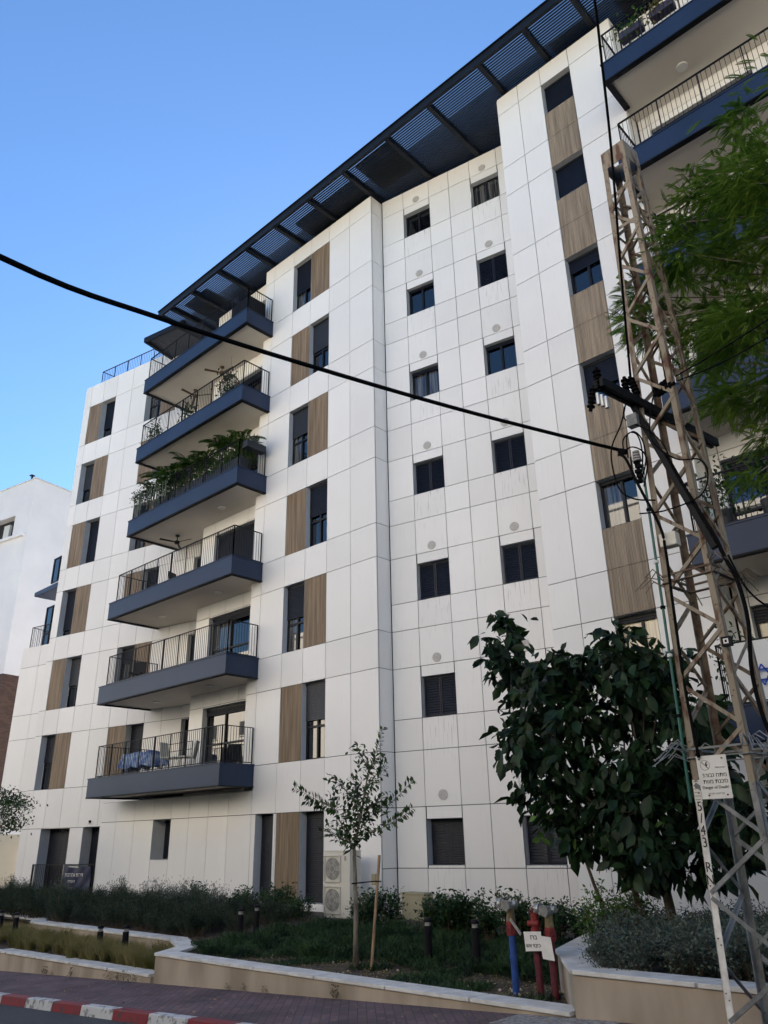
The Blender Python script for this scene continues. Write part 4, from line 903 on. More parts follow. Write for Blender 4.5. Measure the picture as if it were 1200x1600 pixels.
Lp = [((-3.25, 6.30), (-3.35, 6.05), (-3.52, 5.75), (-3.5, 5.3), (-3.35, 5.1), (-3.1, 5.0)), ((-3.25, 6.30), (-3.30, 6.1), (-3.05, 5.85), (-2.9, 5.6), (-2.85, 5.3)), ((-2.9, 6.3), (-3.0, 6.0), (-3.02, 5.7), (-2.8, 5.4), (-2.55, 5.3), (-2.5, 5.1), (-2.62, 4.9), (-3.0, 4.85), (-3.3, 4.9)),
      ((-3.37, 5.7), (-3.35, 5.85), (-3.22, 5.9), (-3.13, 5.75), (-3.13, 5.5), (-3.22, 5.3), (-3.3, 5.35), (-3.3, 5.6)), ((-3.33, 5.6), (-3.3, 5.88), (-3.18, 5.84), (-3.16, 5.55), (-3.26, 5.25), (-3.32, 5.4)), ((-3.40, 5.66), (-3.28, 5.72), (-3.15, 5.62), (-3.12, 5.45), (-3.2, 5.2)), ((-3.44, 5.68), (-3.36, 5.6), (-3.25, 5.2), (-3.10, 4.7), (-3.08, 4.4), (-3.10, 3.8), (-3.12, 3.0), (-3.1, 2.3)),
      ((-2.90, 5.50), (-2.75, 5.0), (-2.56, 4.45), (-2.50, 4.2), (-2.42, 3.9), (-2.40, 3.5), (-2.46, 3.0), (-2.42, 2.5), (-2.25, 2.0)), ((-2.46, 4.2), (-2.34, 3.8), (-2.1, 3.5), (-1.9, 3.3), (-1.4, 3.2))]
lb = ['thin black cable loop hanging widest left of the tower leg', 'thin black cable dropping diagonally from the arm across the strut', 'large thin black cable loop sagging across the middle of the tower', 'outermost ring of the small cable coil by the overhead cable end', 'inner ring of the small cable coil by the overhead cable end', 'short black jumper curling from the overhead cable clamp', 'black cable running down beside the green conduit', 'dark cable running down the right front leg', 'dark cable branching right from the right front leg']
for i, (pp, l_) in enumerate(zip(Lp, lb)):
    cable([P7(a, b_, 7.58 if i < 7 else 7.62) for a, b_ in pp], [.009, .007, .008, .008, .008, .008, .016, .020, .010][i], l_, 'cable')
cb = thing('cable_clamp', (-3.3, 7.7, 5.4), 'black insulated dead-end clamp with connectors where the overhead cable meets the tower', 'cable clamp')
mb = MB(); mb.tube([P7(-3.42, 5.72), P7(-3.34, 5.68)], .035, M['black'], 8); mb.build('wedge', cb)
mb = MB()
for i in range(5): q = P7(-3.24 + .012 * (i % 2), 5.28 + .06 * i); mb.box(q.x - .03, q.x + .03, q.y - .02, q.y + .03, q.z - .02, q.z + .02, M['black'])
mb.build('connector', cb); mb = MB()
for i in range(4): q = P7(-3.23, 5.52 + .035 * i); mb.cyl(q, .05 - .004 * i, .02, M['acg'], 12)
mb.build('spool', cb)

# ================================================================== STREET FURNITURE IN THE BED
def hydrant(x, y, z0, zt, pipe, label, ext=0, tag_=None):
    rt = thing('hydrant', (x, y, z0), label, 'fire hydrant', 'hydrant standpipes in the middle planter'); zf = zt - .34
    mb = MB(); mb.cyl((x, y, z0 - .1), .044, zf - z0 + .1, M[pipe], 20); mb.cyl((x, y, z0 + .38), .053, .03, M[pipe], 20); mb.build('pipe', rt, smooth=False)
    mb = MB(); mb.cyl((x, y, zf - .02), .074, .03, M['redb'], 20); mb.cyl((x, y, zf + .02), .074, .025, M['redb'], 20); mb.cyl((x, y, zf - .05), .062, .16, M['redb'], 16)
    for i in range(6): a = i * math.pi / 3; mb.cyl((x + .07 * math.cos(a), y + .07 * math.sin(a), zf - .03), .011, .09, M['red'], 6)
    mb.build('flange', rt)
    if ext == 2:
        mb = MB(); mb.cyl((x, y, zf + .1), .05, .2, M['redb'], 14); mb.cyl((x - .08, y - .03, zf + .17), .035, .16, M['redb'], 12, 'X'); mb.cyl((x, y, zf + .3), .065, .03, M['red'], 12); mb.build('valve_body', rt); return rt
    mb = MB(); mb.tube([(x, y, zf + .04), (x, y, zf + .10), (x, y, zf + .2), (x, y, zf + .27)], [.055, .062, .05, .055], M['brass'], 14); mb.build('valve_body', rt)
    mb = MB(); mb.cyl((x - .10, y - .02, zf + .31), .038, .22, M['alu'], 14, 'X'); mb.cyl((x + .045, y - .14, zf + .30), .045, .14, M['alu'], 16, 'Y'); mb.build('outlet', rt)
    for c, ax_ in (((x - .15, y - .02, zf + .31), 'X'), ((x + .045, y - .18, zf + .30), 'Y')):
        mb = MB(); mb.cyl(c, .062, .045, M['alu'], 16, ax_)
        for i in range(4): a = i * math.pi / 2 + .5; d = Vector((0, math.cos(a), math.sin(a))) if ax_ == 'X' else Vector((math.cos(a), 0, math.sin(a))); q = Vector(c) + d * .058; mb.box(q.x - .014, q.x + .014, q.y - .014, q.y + .014, q.z - .014, q.z + .014, M['alu'])
        mb.build('cap', rt)
    if ext == 1: mb = MB(); mb.bar((x + .04, y - .07, zf + .14), (x + .22, y - .12, zf - .02), .012, .04, M['alu']); mb.build('lever', rt)
    return rt
hydrant(-6.5, 9.3, -.17, .86, 'blue', 'blue standpipe hydrant with grey caps, leftmost of the three', 1)
hydrant(-6.14, 9.3, -.17, .79, 'red', 'faded red standpipe with red valve carrying the lettered white sign', 2)
hydrant(-5.93, 9.3, -.17, .82, 'red', 'faded red standpipe hydrant with grey caps beside the higher planter wall', 0)
sg = thing('hydrant_sign', (-6.14, 9.22, .35), 'small white sign with two lines of dark Hebrew lettering on the red standpipe', 'sign')
mb = MB(); c = Vector((-6.12, 9.2, .43)); mb.hexa([c + Vector(v_) for v_ in ((-.12, 0, -.115), (.125, 0, -.095), (.125, .004, -.095), (-.12, .004, -.115), (-.135, 0, .10), (.12, 0, .115), (.12, .004, .115), (-.135, .004, .10))], M['sign']); mb.build('panel', sg)
text('זרב', .075, c + Vector((.01, -.003, .045)), face_rot((1, 0, .06)), M['ink'], sg); text('שא יוביכ', .062, c + Vector((.0, -.003, -.045)), face_rot((1, 0, .06)), M['ink'], sg)
mb = MB(); c = Vector((-5.93, 9.2, .38)); mb.hexa([c + Vector(v_) for v_ in ((-.07, 0, -.13), (.10, -.01, -.14), (.10, -.006, -.14), (-.07, .004, -.13), (-.10, 0, .12), (.07, -.01, .11), (.07, -.006, .11), (-.10, .004, .12))], M['sign']); tag(mb.build('blank_sign'), 'blank white plate with a rust stain on the right red hydrant', 'sign')

def bollard(x, y, z, h, label): 
    rt = thing('bollard_light', (x, y, z), label, 'bollard light', 'low black garden bollard lights'); mb = MB(); mb.cyl((x, y, z - .1), .062, h - .02, M['blackm'], 18); mb.build('post', rt)
    mb = MB(); mb.cyl((x, y, z + h - .12), .045, .06, M['acg'], 14); mb.build('lens', rt); mb = MB(); mb.tube([(x, y, z + h - .065), (x, y, z + h - .04), (x, y, z + h - .01)], [.066, .066, .04], M['blackm'], 18); mb.build('head', rt)
for a in ((-21.95, 9.35, -.50, .66, 'black bollard light at the far left edge of the grass bed'), (-21.07, 9.35, -.50, .65, 'black bollard light second from the left edge in the grass bed'), (-16.97, 9.35, -.50, .57, 'black bollard light before the stepped wall, left one of the close pair'), (-15.95, 9.35, -.50, .62, 'black bollard light before the stepped wall, right one of the close pair'),
          (-25.77, 12.9, -.4, .60, 'bollard light whose head just shows above the left shrubs, left one'), (-24.17, 12.9, -.4, .60, 'bollard light whose head just shows above the left shrubs, right one'), (-13.72, 10.5, -.18, .62, 'black bollard light standing left of the young tree, front one of two'), (-14.1, 11.2, -.18, .62, 'black bollard light standing left of the young tree, rear one of two'),
          (-8.93, 10.5, -.18, .66, 'black bollard light before the beige cabinet, left of the hydrants'), (-8.0, 10.5, -.18, .68, 'black bollard light between the cabinet and the hydrants')): bollard(*a)

# air conditioner
ac = thing('air_conditioner', (-14.9, 14.4, -.15), 'cream two-fan outdoor air conditioning unit against the white facade behind the young tree', 'air conditioner')
mb = MB(); mb.box(-15.33, -14.43, 14.2, 14.58, -.1, 1.36, M['acw']); mb.box(-15.34, -14.42, 14.19, 14.59, 1.355, 1.385, M['acw']); mb.box(-15.3, -15.1, 14.3, 14.5, -.3, -.1, M['acg']); mb.box(-14.7, -14.5, 14.3, 14.5, -.3, -.1, M['acg']); mb.build('casing', ac, bevel=.012)
for zc in (.30, .98):
    mb = MB(); mb.cyl((-15.02, 14.197, zc), .245, -.006, M['acd'], 32, 'Y')
    for a_ in range(5):
        t_ = a_ * 1.257; u = Vector((math.cos(t_), 0, math.sin(t_))); v_ = Vector((-u.z, 0, u.x)); c = Vector((-15.02, 14.186, zc)); mb.hexa([c + u * .05 - v_ * .03, c + u * .22 - v_ * .06, c + u * .22 + v_ * .07, c + u * .05 + v_ * .03, c + u * .05 - v_ * .03 + Vector((0, -.004, 0)), c + u * .22 - v_ * .06 + Vector((0, -.004, 0)), c + u * .22 + v_ * .07 + Vector((0, -.004, 0)), c + u * .05 + v_ * .03 + Vector((0, -.004, 0))], M['acg'])
    mb.build('fan', ac)
    mb = MB(); c = Vector((-15.02, 14.165, zc))
    for i in range(-9, 10):
        x = i * .026; h_ = math.sqrt(max(0, .25 ** 2 - x * x)); mb.box(c.x + x - .0025, c.x + x + .0025, c.y, c.y + .006, c.z - h_, c.z + h_, M['acw'])
    for rr_ in (.25, .17, .09): mb.tube([c + Vector((rr_ * math.cos(a_ * math.pi / 16), 0, rr_ * math.sin(a_ * math.pi / 16))) for a_ in range(33)], .004, M['acw'], 5, cap=False)
    for (dx, dz) in ((-.27, 0), (.27, 0)): mb.box(c.x + dx - .006, c.x + dx + .006, c.y, 14.2, zc - .29, zc + .29, M['acw'])
    for dz in (-.285, .285): mb.box(c.x - .27, c.x + .27, c.y, 14.2, zc + dz - .006, zc + dz + .006, M['acw'])
    mb.build('grille', ac)
mb = MB(); mb.box(-14.62, -14.56, 14.192, 14.2, 1.16, 1.26, M['acg']); mb.build('badge', ac)
pp = thing('pipework', (-14.0, 14.5, -.1), 'cream insulated pipes with a small isolator beside the air conditioner', 'pipes')
mb = MB(); mb.tube([(-14.42, 14.5, .05), (-14.25, 14.42, .1), (-14.2, 14.4, .42), (-14.0, 14.4, .47), (-13.98, 14.45, .1), (-13.98, 14.5, -.3)], .035, M['acw'], 10); mb.tube([(-14.0, 14.4, .47), (-13.7, 14.45, .45), (-13.68, 14.5, -.3)], .035, M['acw'], 10); mb.build('pipe', pp, smooth=True)
mb = MB(); mb.box(-14.12, -14.0, 14.6, 14.7, .62, .86, M['box']); mb.build('isolator', pp, bevel=.01)
cbn = thing('utility_cabinet', (-13.26, 15.2, -.3), 'beige metal utility cabinet standing against the small-window wall', 'cabinet')
mb = MB(); mb.box(-13.62, -12.93, 15.1, 15.45, -.3, .42, M['box']); mb.build('body', cbn, bevel=.01); mb = MB(); mb.box(-13.64, -12.91, 15.08, 15.47, .42, .45, M['box']); mb.build('lid', cbn)
mb = MB(); mb.box(-13.58, -12.97, 15.092, 15.1, -.22, .38, M['box']); mb.build('door', cbn)

# balustrade and banner before the left ground-floor doors
bs = thing('balustrade', (-31, 14.9, -.1), 'dark metal balustrade in front of the left ground-floor shuttered doors', 'balustrade')
mb = MB(); f = M['rail']
for x in (-32.45, -31.5, -30.6, -28.98): mb.fbox(PA, x - .02, x + .02, .04, .08, -.12, .95, f)
mb.fbox(PA, -32.45, -28.98, .035, .085, .93, .96, f); mb.fbox(PA, -32.45, -28.98, .045, .07, -.05, -.02, f)
x = -32.4
while x < -30.6: mb.fbox(PA, x, x + .012, .055, .067, -.03, .94, f); x += .1
mb.build('frame', bs)
mb = MB(); mb.fbox(PA, -30.62, -30.575, .05, .11, -.1, .95, M['alu']); mb.build('post', bs)
bn = thing('banner', (-29.8, 15.3, 0), 'crumpled navy banner with pale Hebrew lettering tied to the balustrade', 'banner')
mb = MB(); NX, NZ = 16, 10; vs = []
for i in range(NX + 1):
    for j in range(NZ + 1):
        u, v_ = i / NX, j / NZ; vs.append(PA(-30.55 + 1.5 * u, .12 + .02 * math.sin(u * 9 + v_ * 5) + .014 * math.sin(u * 17 - v_ * 9), -.04 + (.94 - .05 * math.sin(math.pi * u)) * v_))
mb.add(vs, [(i * (NZ + 1) + j, (i + 1) * (NZ + 1) + j, (i + 1) * (NZ + 1) + j + 1, i * (NZ + 1) + j + 1) for i in range(NX) for j in range(NZ)], M['banner']); mb.build('fabric', bn, smooth=True)
FA = face_rot(PA(1, 0, 0) - PA(0, 0, 0))
text('תונורחא תוריד', .20, PA(-29.9, .165, .60), FA, M['sign'], bn, sx=.85); text('הריכמל', .13, PA(-30.0, .165, .38), FA, M['sign'], bn); text('םיטרפל', .12, PA(-30.05, .165, .16), FA, M['inkg'], bn)
mb = MB(); p = PA(-29.55, .02, 2.38); mb.cyl(p, .05, .08, M['blackm'], 10); mb.cyl(p + Vector((0, -.06, -.01)), .03, .06, M['lamp'], 10, 'Y'); tag(mb.build('security_camera'), 'tiny dark camera on the white wall above the left ground-floor doors', 'camera')

# ================================================================== THINGS ON THE BALCONIES
zb = lambda k: nz[k] + .05 + (.1 if k == 7 else .03 if k == 6 else 0)
# lowest balcony: draped table, pale chair
tb_ = thing('table', (-24.9, 14.6, zb(2)), 'table under a crumpled blue cloth on the lowest left balcony', 'table')
mb = MB(); vs = []; NX, NY = 14, 8
x0, x1, y0, y1, zt = -25.9, -23.9, 14.2, 15.0, zb(2) + .74
for i in range(NX + 1):
    for j in range(NY + 1):
        u, v_ = i / NX, j / NY; e = min(u, 1 - u, v_, 1 - v_); x = x0 + (x1 - x0) * u; y = y0 + (y1 - y0) * v_
        vs.append((x + (0 if e > 0 else .06 * math.sin(9 * v_) * (1 if u > .5 else -1)), y + (0 if e > 0 else .05 * math.sin(21 * u)), zt + .02 * math.sin(13 * u + 7 * v_) if e > .01 else zt - .48 + .04 * math.sin(17 * u + 5 * v_)))
mb.add(vs, [(i * (NY + 1) + j, (i + 1) * (NY + 1) + j, (i + 1) * (NY + 1) + j + 1, i * (NY + 1) + j + 1) for i in range(NX) for j in range(NY)], M['cloth']); mb.build('tablecloth', tb_)
for x in (x0 + .2, x1 - .2):
    for y in (y0 + .15, y1 - .15): mb = MB(); mb.box(x - .025, x + .025, y - .025, y + .025, zb(2), zt, M['rail']); mb.build('leg', tb_)
def chair(x, y, z, rot, label, m):
    rt = thing('chair', (x, y, z), label, 'chair', 'chairs on the left balconies'); rt.rotation_euler = (0, 0, rot)
    mb = MB(); mb.box(-.25, .25, -.25, .25, .40, .45, M[m]); local(rt, mb, 'seat', bevel=.01); mb = MB(); mb.hexa([(-.25, .22, .45), (.25, .22, .45), (.25, .26, .45), (-.25, .26, .45), (-.23, .30, .92), (.23, .30, .92), (.23, .34, .92), (-.23, .34, .92)], M[m]); local(rt, mb, 'backrest', bevel=.01)
    for a in (-.21, .21):
        for b_ in (-.21, .21): mb = MB(); mb.bar((a, b_, 0), (a, b_, .41), .03, .03, M[m]); local(rt, mb, 'leg')
chair(-23.0, 14.5, zb(2), 2.0, 'pale plastic chair left of the glass door on the lowest left balcony', 'paleplastic'); chair(-22.4, 14.7, zb(2), -.8, 'pale plastic chair nearest the glass door on the lowest left balcony', 'paleplastic')
chair(-25.9, 14.6, zb(3), .7, 'dark chair at the left end of the second balcony from the bottom', 'rail'); chair(-24.3, 15.0, zb(4), 1.9, 'dark chair beside the window on the third balcony from the bottom', 'rail')
rk = thing('drying_rack', (-23.2, 14.7, zb(2)), 'thin metal drying rack behind the draped table on the lowest balcony', 'drying rack'); mb = MB()
for z in (.75, 1.0): mb.tube([(-24.4, 15.2, zb(2) + z), (-22.9, 15.2, zb(2) + z)], .012, M['rail'], 6)
for x in (-24.4, -22.9): mb.tube([(x, 15.2, zb(2)), (x, 15.2, zb(2) + 1.0)], .012, M['rail'], 6)
mb.build('frame', rk)
# fourth balcony: planters with palms
def planter(x0, x1, y0, y1, z0, z1, label, m='planter'):
    rt = thing('planter', ((x0 + x1) / 2, (y0 + y1) / 2, z0), label, 'planter'); mb = MB(); mb.box(x0, x1, y0, y1, z0, z1, M[m]); mb.build('box', rt, bevel=.012); mb = MB(); mb.box(x0 + .03, x1 - .03, y0 + .03, y1 - .03, z1, z1 + .006, M['soil']); mb.build('soil', rt); return rt
Z5 = zb(5)
pls = ['first', 'second', 'third', 'fourth', 'fifth']
for i in range(5):
    a = -24.9 + i * 1.1; planter(a, a + 1.0, 14.0, 14.35, Z5, Z5 + .52, 'long dark planter box under the balcony palms, %s from the left' % pls[i])
planter(-19.36 + .02, -19.36 + .30, 13.95, 14.75, Z5 + .72, Z5 + .98, 'dark planter hung on the right end of the palm balcony railing')
def palm(x, y, z, h, s_, label, m='l_palm', n=11):
    rt = thing('potted_palm', (x, y, z), label, 'palm'); mb = MB(); mb.tube([(x, y, z), (x + .03, y, z + h)], [.03, .015], M['barkd'], 6); P, D, L = [], [], []
    for i in range(n):
        a = 2 * math.pi * i / n + rng.uniform(-.3, .3); el = rng.uniform(.3, 1.2); d = Vector((math.cos(a) * math.cos(el), math.sin(a) * math.cos(el), math.sin(el))); Lf = s_ * rng.uniform(.7, 1.1); pts = []
        for j in range(9): t_ = j / 8; pts.append(Vector((x + .02, y, z + h * .8)) + d * Lf * t_ + Vector((0, 0, -.55 * Lf * t_ * t_)))
        mb.tube(pts, .005, M['l_palm'], 4)
        for j in range(1, 9):
            dd = (pts[j] - pts[j - 1]).normalized(); s2 = dd.cross(Vector((0, 0, 1)))
            if s2.length < .1: s2 = Vector((1, 0, 0))
            s2.normalize()
            for sgn in (1, -1):
                for q in (0, .33, .66): P.append(pts[j - 1].lerp(pts[j], q)); D.append(s2 * sgn + dd * .8 + Vector((0, 0, -.25))); L.append(.24 * s_ * (1 - .5 * j / 8))
    mb.build('stem', rt); L = np.array(L); scatter('fronds', P, D, L, .036, M[m], T=SIMPLE, F=SIMPLE_F, parent=rt, upj=.2)
ws = ['leftmost', 'second', 'third', 'fourth', 'fifth', 'sixth', 'seventh', 'eighth', 'ninth', 'tenth']
for i in range(10):
    palm(-25.2 + i * .62 + rng.uniform(-.1, .1), 14.15 + rng.uniform(-.12, .12), Z5 + .35, rng.uniform(.7, 1.25), rng.uniform(.95, 1.3), 'green potted palm on the fourth balcony from the bottom, %s' % (ws[i] + (' from the left' if i else ' of the row')))
# trailing plants in the left corner with pale flowers
hp2 = thing('trailing_plant', (-26.0, 13.9, Z5), 'trailing succulents with pale flowers spilling over the left corner of the palm balcony', 'plant')
mb = MB(); P = []
for i in range(34):
    x = rng.uniform(-26.15, -23.6); y = 13.80; L = rng.uniform(.5, 1.05); mb.tube([(x, y + .05, Z5 + 1.1), (x, y - .05, Z5 + 1.1 - L * .3), (x + .02, y - .03, Z5 + 1.1 - L)], .018, M['l_grey'], 5)
mb.build('stems', hp2); P = np.stack([rng.uniform(-26.3, -23.2, 900), rng.uniform(13.7, 14.1, 900), Z5 + 1.0 + rng.normal(0, .14, 900)], 1); scatter('leaves', P, rnd(900), .09, .05, M['l_hedge'], parent=hp2)
P = np.stack([rng.uniform(-26.3, -23.4, 90), rng.uniform(13.68, 13.9, 90), Z5 + 1.05 + rng.normal(0, .15, 90)], 1); scatter('flowers', P, rnd(90), .07, .07, M['petal'], parent=hp2)
ag = thing('agave', (-19.2, 14.3, Z5 + 1), 'spiky agave in the planter hung at the right end of the palm balcony', 'plant'); scatter('leaves', np.tile([[-19.2, 14.3, Z5 + .98]], (26, 1)), rnd(26) + np.array([0, 0, .9]), .38, .05, M['l_grey'], parent=ag)
# ivy filling behind palms
P = np.stack([rng.uniform(-24.8, -19.6, 3000), rng.uniform(13.95, 14.5, 3000), Z5 + .35 + rng.uniform(0, 1, 3000) ** 1.3 * (.95 + .25 * np.sin(np.linspace(0, 300, 3000)))], 1); iv = thing('bushy_plant', (-22, 14.2, Z5 + .4), 'mass of leafy bushes growing between the palms in the dark planter boxes', 'plant'); scatter('leaves', P, rnd(3000) + np.array([0, 0, .6]), .13, .05, M['l_palm'], T=SIMPLE, F=SIMPLE_F, parent=iv)
# ceiling fans
def fan(x, y, z, label, m='blackm', rot=0.3):
    rt = thing('ceiling_fan', (x, y, z), label, 'ceiling fan'); mb = MB(); mb.cyl((x, y, z - .05), .08, .05, M[m], 16); mb.cyl((x, y, z - .25), .02, .22, M[m], 10); mb.tube([(x, y, z - .36), (x, y, z - .33), (x, y, z - .25), (x, y, z - .22)], [.05, .10, .10, .05], M[m], 16); mb.build('motor', rt)
    for i in range(3):
        a = rot + i * 2.094; u = Vector((math.cos(a), math.sin(a), 0)); v_ = Vector((-u.y, u.x, 0)); c = Vector((x, y, z - .30)); mb = MB()
        mb.hexa([c + u * .1 - v_ * .04, c + u * .68 - v_ * .06, c + u * .68 + v_ * .05 + Vector((0, 0, .03)), c + u * .1 + v_ * .04 + Vector((0, 0, .02))] + [q + Vector((0, 0, .01)) for q in (c + u * .1 - v_ * .04, c + u * .68 - v_ * .06, c + u * .68 + v_ * .05 + Vector((0, 0, .03)), c + u * .1 + v_ * .04 + Vector((0, 0, .02)))], M[m]); mb.build('blade', rt)
fan(-24.8, 15.1, zb(5) - .62, 'black three-blade ceiling fan under the palm balcony'); fan(-22.3, 14.9, zb(7) - .62, 'ceiling fan nearer the door under the topmost left balcony', 'rattan', .1); fan(-24.5, 15.15, zb(7) - .62, 'brown ceiling fan at the left end under the topmost balcony', 'rattan', .6)
# hanging egg chair and plants on the fifth balcony
eg = thing('egg_chair', (-21.4, 14.7, zb(6)), 'brown wicker hanging egg chair on the second balcony from the top', 'hanging chair'); mb = MB(); cx, cy, cz = -21.4, 14.7, zb(6) + 1.15
for i in range(14):
    a = math.pi * i / 14; mb.tube([Vector((cx + .42 * math.cos(a) * math.sin(t_), cy + .36 * math.sin(a) * math.sin(t_), cz + .58 * math.cos(t_))) for t_ in [2 * math.pi * j / 20 for j in range(21)]], .010, M['rattan'], 4)
for j in range(1, 9): t_ = math.pi * j / 9; mb.tube([Vector((cx + .42 * math.cos(a) * math.sin(t_), cy + .36 * math.sin(a) * math.sin(t_), cz + .58 * math.cos(t_))) for a in [2 * math.pi * i / 20 for i in range(21)]], .009, M['rattan'], 4)
mb.build('basket', eg); mb = MB(); mb.tube([(cx, cy, cz + .55), (cx, cy, zb(7) - .64)], .01, M['steelg'], 6); mb.build('chain', eg)
for i, (x, l_) in enumerate(((-25.6, 'leafy potted plant at the left end of the fifth balcony'), (-23.3, 'leafy potted plant in the middle of the fifth balcony'), (-20.8, 'leafy potted plant under the egg chair on the fifth balcony'))):
    rt = thing('potted_plant', (x, 14.2, zb(6)), l_, 'potted plant'); mb = MB(); mb.tube([(x, 14.2, zb(6)), (x, 14.2, zb(6) + .35)], [.12, .17], M['planter'] if i != 1 else M['acw'], 14); mb.build('pot', rt)
    scatter('leaves', np.array([x, 14.2, zb(6) + .65]) + rnd(160) * np.array([.2, .16, .25]), rnd(160) + np.array([0, 0, .5]), .14, .06, M['l_hedge'], parent=rt)
sf = thing('covered_furniture', (-19.9, 14.4, zb(7)), 'dark covered furniture at the right end of the topmost left balcony', 'furniture'); mb = MB(); mb.box(-20.6, -19.5, 14.0, 14.8, zb(7), zb(7) + .85, M['blackm']); mb.build('cover', sf, bevel=.08)
# right balconies: top planters, flags, plants
for (x, l_, m_) in ((-4.25, 'purple-grey planter box hung on the topmost right balcony railing, left one', 'planterp'), (-3.45, 'purple-grey planter box hung on the topmost right balcony railing, right one', 'planterp')):
    planter(x - .3, x + .3, 13.98, 14.22, 19.32 + .62, 19.32 + .84, l_, m_)
    rt = thing('balcony_plant', (x, 14.1, 20.1), ('left' if x < -4 else 'right') + ' loose leafy plant growing in a purple-grey planter on the topmost right balcony', 'plant')
    scatter('leaves', np.array([x, 14.05, 20.25]) + rnd(150) * np.array([.24, .12, .16]), rnd(150), .11, .045, M['l_lite' if x < -4 else 'l_dry'], parent=rt)
fb = thing('window_box', (-6.8, 14.75, 4.5), 'green planter with pink flowers on the sill of the lowest wood-column window', 'window box'); mb = MB(); mb.box(-6.95, -6.45, 14.75, 14.9, 4.52, 4.68, M['planterg']); mb.build('box', fb, bevel=.01)
c = np.array([-6.75, 14.8, 4.80]); scatter('leaves', c + rnd(420) * np.array([.24, .06, .10]), rnd(420) + np.array([0, 0, .3]), .09, .05, M['l_hedge'], parent=fb); scatter('flowers', c + rnd(60) * np.array([.24, .07, .10]), rnd(60), .05, .05, M['pink'], parent=fb)
pk = thing('flower_pot', (-6.38, 14.7, 4.5), 'pink flower pot beside the green window planter', 'flower pot'); mb = MB(); mb.tube([(-6.36, 14.82, 4.52), (-6.36, 14.82, 4.70)], [.07, .10], M['pink'], 14); mb.build('pot', pk)
fg = thing('flag', (-3.9, 13.8, 3.8), 'white flag with a blue six-pointed star on the lowest right balcony', 'flag'); mb = MB(); vs = []; NX = 10
for i in range(NX + 1):
    for j in range(9):
        u, v_ = i / NX, j / 8; vs.append((-4.62 + 1.05 * u * (1 - .45 * v_) + .0, 13.74 + .02 * math.sin(u * 14) * (1 - .5 * v_), 3.62 + .98 * v_))
mb.add(vs, [(i * 9 + j, (i + 1) * 9 + j, (i + 1) * 9 + j + 1, i * 9 + j + 1) for i in range(NX) for j in range(8)], M['white']); mb.build('cloth', fg, smooth=True)
mb = MB(); c = Vector((-4.18, 13.70, 4.02))
for s_ in (1, -1):
    T3 = [c + Vector((.17 * math.sin(a), 0, s_ * .17 * math.cos(a))) for a in (0, 2.094, 4.189)]
    for i in range(3): mb.bar(T3[i], T3[(i + 1) % 3], .006, .026, M['flagb'], up=(0, 0, 1))
mb.build('star', fg)
for (x, z, l_, s_) in ((-4.7, 3.63, 'bushy potted plant at the left end of the lowest right balcony', 1.0), (-4.4, 6.8, 'bushy potted plant on the second right balcony behind the tower', 1.1), (-3.6, 6.8, 'tall potted plant on the second right balcony behind the tower', .9), (-2.8, 3.63, 'leafy potted plant near the right edge of the lowest right balcony', 1.0)):
    rt = thing('balcony_shrub', (x, 14.2, z), l_, 'potted plant'); mb = MB(); mb.tube([(x, 14.2, z), (x, 14.2, z + .35)], [.12, .17], M['planter'], 14); mb.build('pot', rt)
    scatter('leaves', np.array([x, 14.15, z + .75]) + rnd(320) * np.array([.18, .14, .26]) * s_, rnd(320) + np.array([0, 0, .4]), .11, .05, M['l_hedge'], parent=rt)
# slender round column under the right balconies
mb = MB(); mb.cyl((-2.55, 12.9, -.5), .27, 3.45, M['plaster'], 32); tag(mb.build('column'), 'round white column under the right balconies at the right edge', 'column')

# ================================================================== NEIGHBOURS
nb = thing('neighbour_building', (-58, 22, -3), 'rough white plastered building rising beyond the far left corner of the block', 'building')
cD = 60; cx, cy, cz = -56.41, 21.58, 27.78; dx_ = Vector((1, .2, 0)).normalized(); dy_ = Vector((-.2, 1, 0)).normalized()
def nbox(mb, u0, u1, v0, v1, z0, z1, m_):
    q = lambda u, v_, z: Vector((cx, cy, 0)) + dx_ * u + dy_ * v_ + Vector((0, 0, z)); mb.hexa([q(u0, v0, z0), q(u1, v0, z0), q(u1, v1, z0), q(u0, v1, z0), q(u0, v0, z1), q(u1, v0, z1), q(u1, v1, z1), q(u0, v1, z1)], m_)
mb = MB(); nbox(mb, -30, -4.9, 0, 25, -3, cz, M['plaster']); nbox(mb, -4.9, -1.9, 0, 25, -3, 23.45, M['plaster']); nbox(mb, -4.9, -1.9, 0, 25, 25.15, cz, M['plaster']); nbox(mb, -1.9, 0, 0, 25, -3, cz, M['plaster']); nbox(mb, -30, .05, -.05, 25, cz, cz + .12, M['cap']); mb.build('wall', nb)
mb = MB(); nbox(mb, -4.9, -1.9, .6, .7, 23.45, 25.15, M['dark']); nbox(mb, -3.6, -2.9, .3, .5, 23.6, 24.7, M['acw']); mb.build('window', nb)
mb = MB(); nbox(mb, -30, -.3, -.28, -.002, 23.1, 23.3, M['plaster']); mb.build('ledge', nb)
for (u, z) in ((-9.5, 19.5), (-9.5, 15.5)):
    mb = MB(); nbox(mb, u, u + 2.2, -.03, -.002, z, z + 1.6, M['glass']); mb.build('window', nb)
mb = MB(); nbox(mb, -3.7, -3.6, -.12, -.002, 12.5, 23.1, M['acg']); mb.build('drain_pipe', nb)
mb = MB(); nbox(mb, -30, 2.5, -1.6, -.02, -4, 12.2, M['brown']); mb.build('brown_base', nb)
for (u, z) in ((-1.6, 7.6), (-1.8, 2.6), (-6, 7.6), (-6.5, 2.6)):
    mb = MB(); nbox(mb, u, u + 1.4, -1.66, -1.6, z, z + 2.2, M['glassc']); mb.build('window', nb)
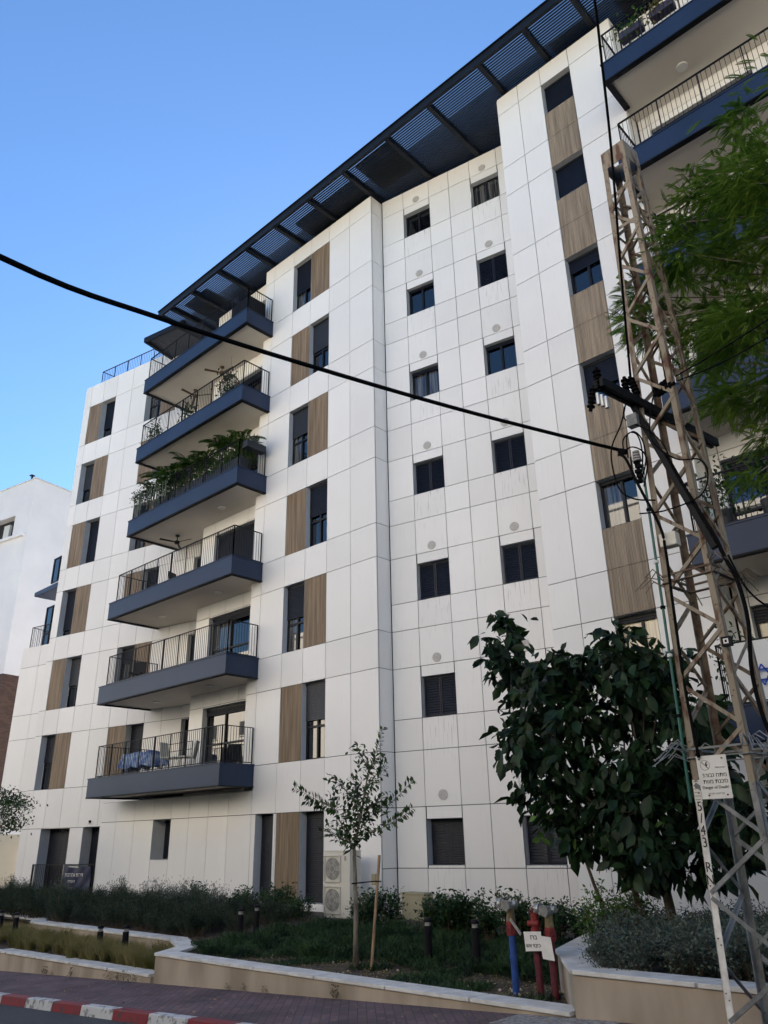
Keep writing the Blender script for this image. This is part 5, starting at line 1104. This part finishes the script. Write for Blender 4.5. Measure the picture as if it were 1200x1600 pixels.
mb = MB(); nbox(mb, -.9, -.8, .1, .2, cz, cz + .55, M['blackm']); nbox(mb, -1.0, -.7, 0, .3, cz + .5, cz + .58, M['blackm']); mb.build('antenna', nb)
gw = MB(); gw.box(-60, -36.1, 14.0, 14.25, -1.2, .95, M['stone']); gw.box(-60, -36.08, 13.96, 14.29, .95, 1.0, M['cap']); tag(gw.build('garden_wall'), 'plain beige garden wall at the left edge beyond the white building', 'wall')
pv = MB(); pv.box(-58, -37.2, 15.2, 19, .0, 2.1, M['acw']); tag(pv.build('low_annex', bevel=.03), 'low cream annex behind the beige garden wall at the left edge', 'annex')
# unseen row added to bounce sunlight onto the facade, also mirrored in the panes
for bi, (x0, x1, yb, hh, l_) in enumerate(((-84, -47, -15, 18.5, 'cream building added across the street to bounce light, farthest left'), (-44, -17, -14, 21, 'tall cream building added to bounce light, across the street opposite the left balconies'), (-14, 14, -15, 19.5, 'cream building added to bounce light, across the street directly behind the viewer'), (17, 48, -14, 20.5, 'cream building added across the street to bounce light, farthest right'))):
    ob = thing('bounce_building', ((x0 + x1) / 2, yb, 0), l_, 'building'); mb = MB(); z0 = zp((x0 + x1) / 2) - 1.5
    mb.box(x0, x1, yb - 11, yb, z0, hh, M['cream']); mb.box(x0 - .15, x1 + .15, yb - 11.15, yb + .15, hh, hh + .35, M['cap']); mb.build('wall', ob)
    for fl in range(5):
        for i in range(int((x1 - x0) / 5)):
            mb = MB(); x = x0 + 2 + i * 5; z = z0 + 2.4 + fl * 3.2; mb.box(x, x + 1.3, yb, yb + .05, z, z + 1.3, M['shutter']); mb.box(x - .05, x + 1.35, yb, yb + .12, z - .08, z, M['cap']); mb.build('window', ob)

st_ = thing('blocker_tree', (0, 0, 0), 'dark round-crowned tree added behind the viewer to block bounced light', 'tree', 'trees added across the road to block bounced light'); mb = MB()  # unseen trees added to cut the bounced light on the lower facade
tk = limb(mb, (0, 0, 0), (0, 0, 3), .16, .1, M['bark'], .02, 8)
q = rng.normal(0, 1, (5200, 3)); q /= np.linalg.norm(q, axis=1, keepdims=True); q *= rng.uniform(.45, 1, (5200, 1)) ** .5 * (1 + .22 * np.sin(q[:, :1] * 7 + q[:, 1:2] * 5)); P_ = q * np.array([3.1, 2.6, 2.4]) + np.array([0, 0, 4.5])
for a_ in range(6): limb(mb, tk[-1], (2 * math.cos(a_), 2 * math.sin(a_), 4.8), .07, .02, M['bark'], .05, 6)
o = mb.build('trunk'); o.parent = st_; o = scatter('crown', P_, rnd(5200), .38, .22, M['l_hedge'], T=SIMPLE, F=SIMPLE_F); o.parent = st_
for i, x in enumerate((-64, -55, -47.5, -39, -31, -22.5, -15, -6.5, 2, 11, 19, 28)):
    if i == 0: st_.location = (x, -9.2, zp(x))
    else: copy_thing(st_, (x, -9.2 + rng.uniform(-.5, .5), zp(x)), rng.uniform(0, 6), scale=rng.uniform(1.05, 1.4))
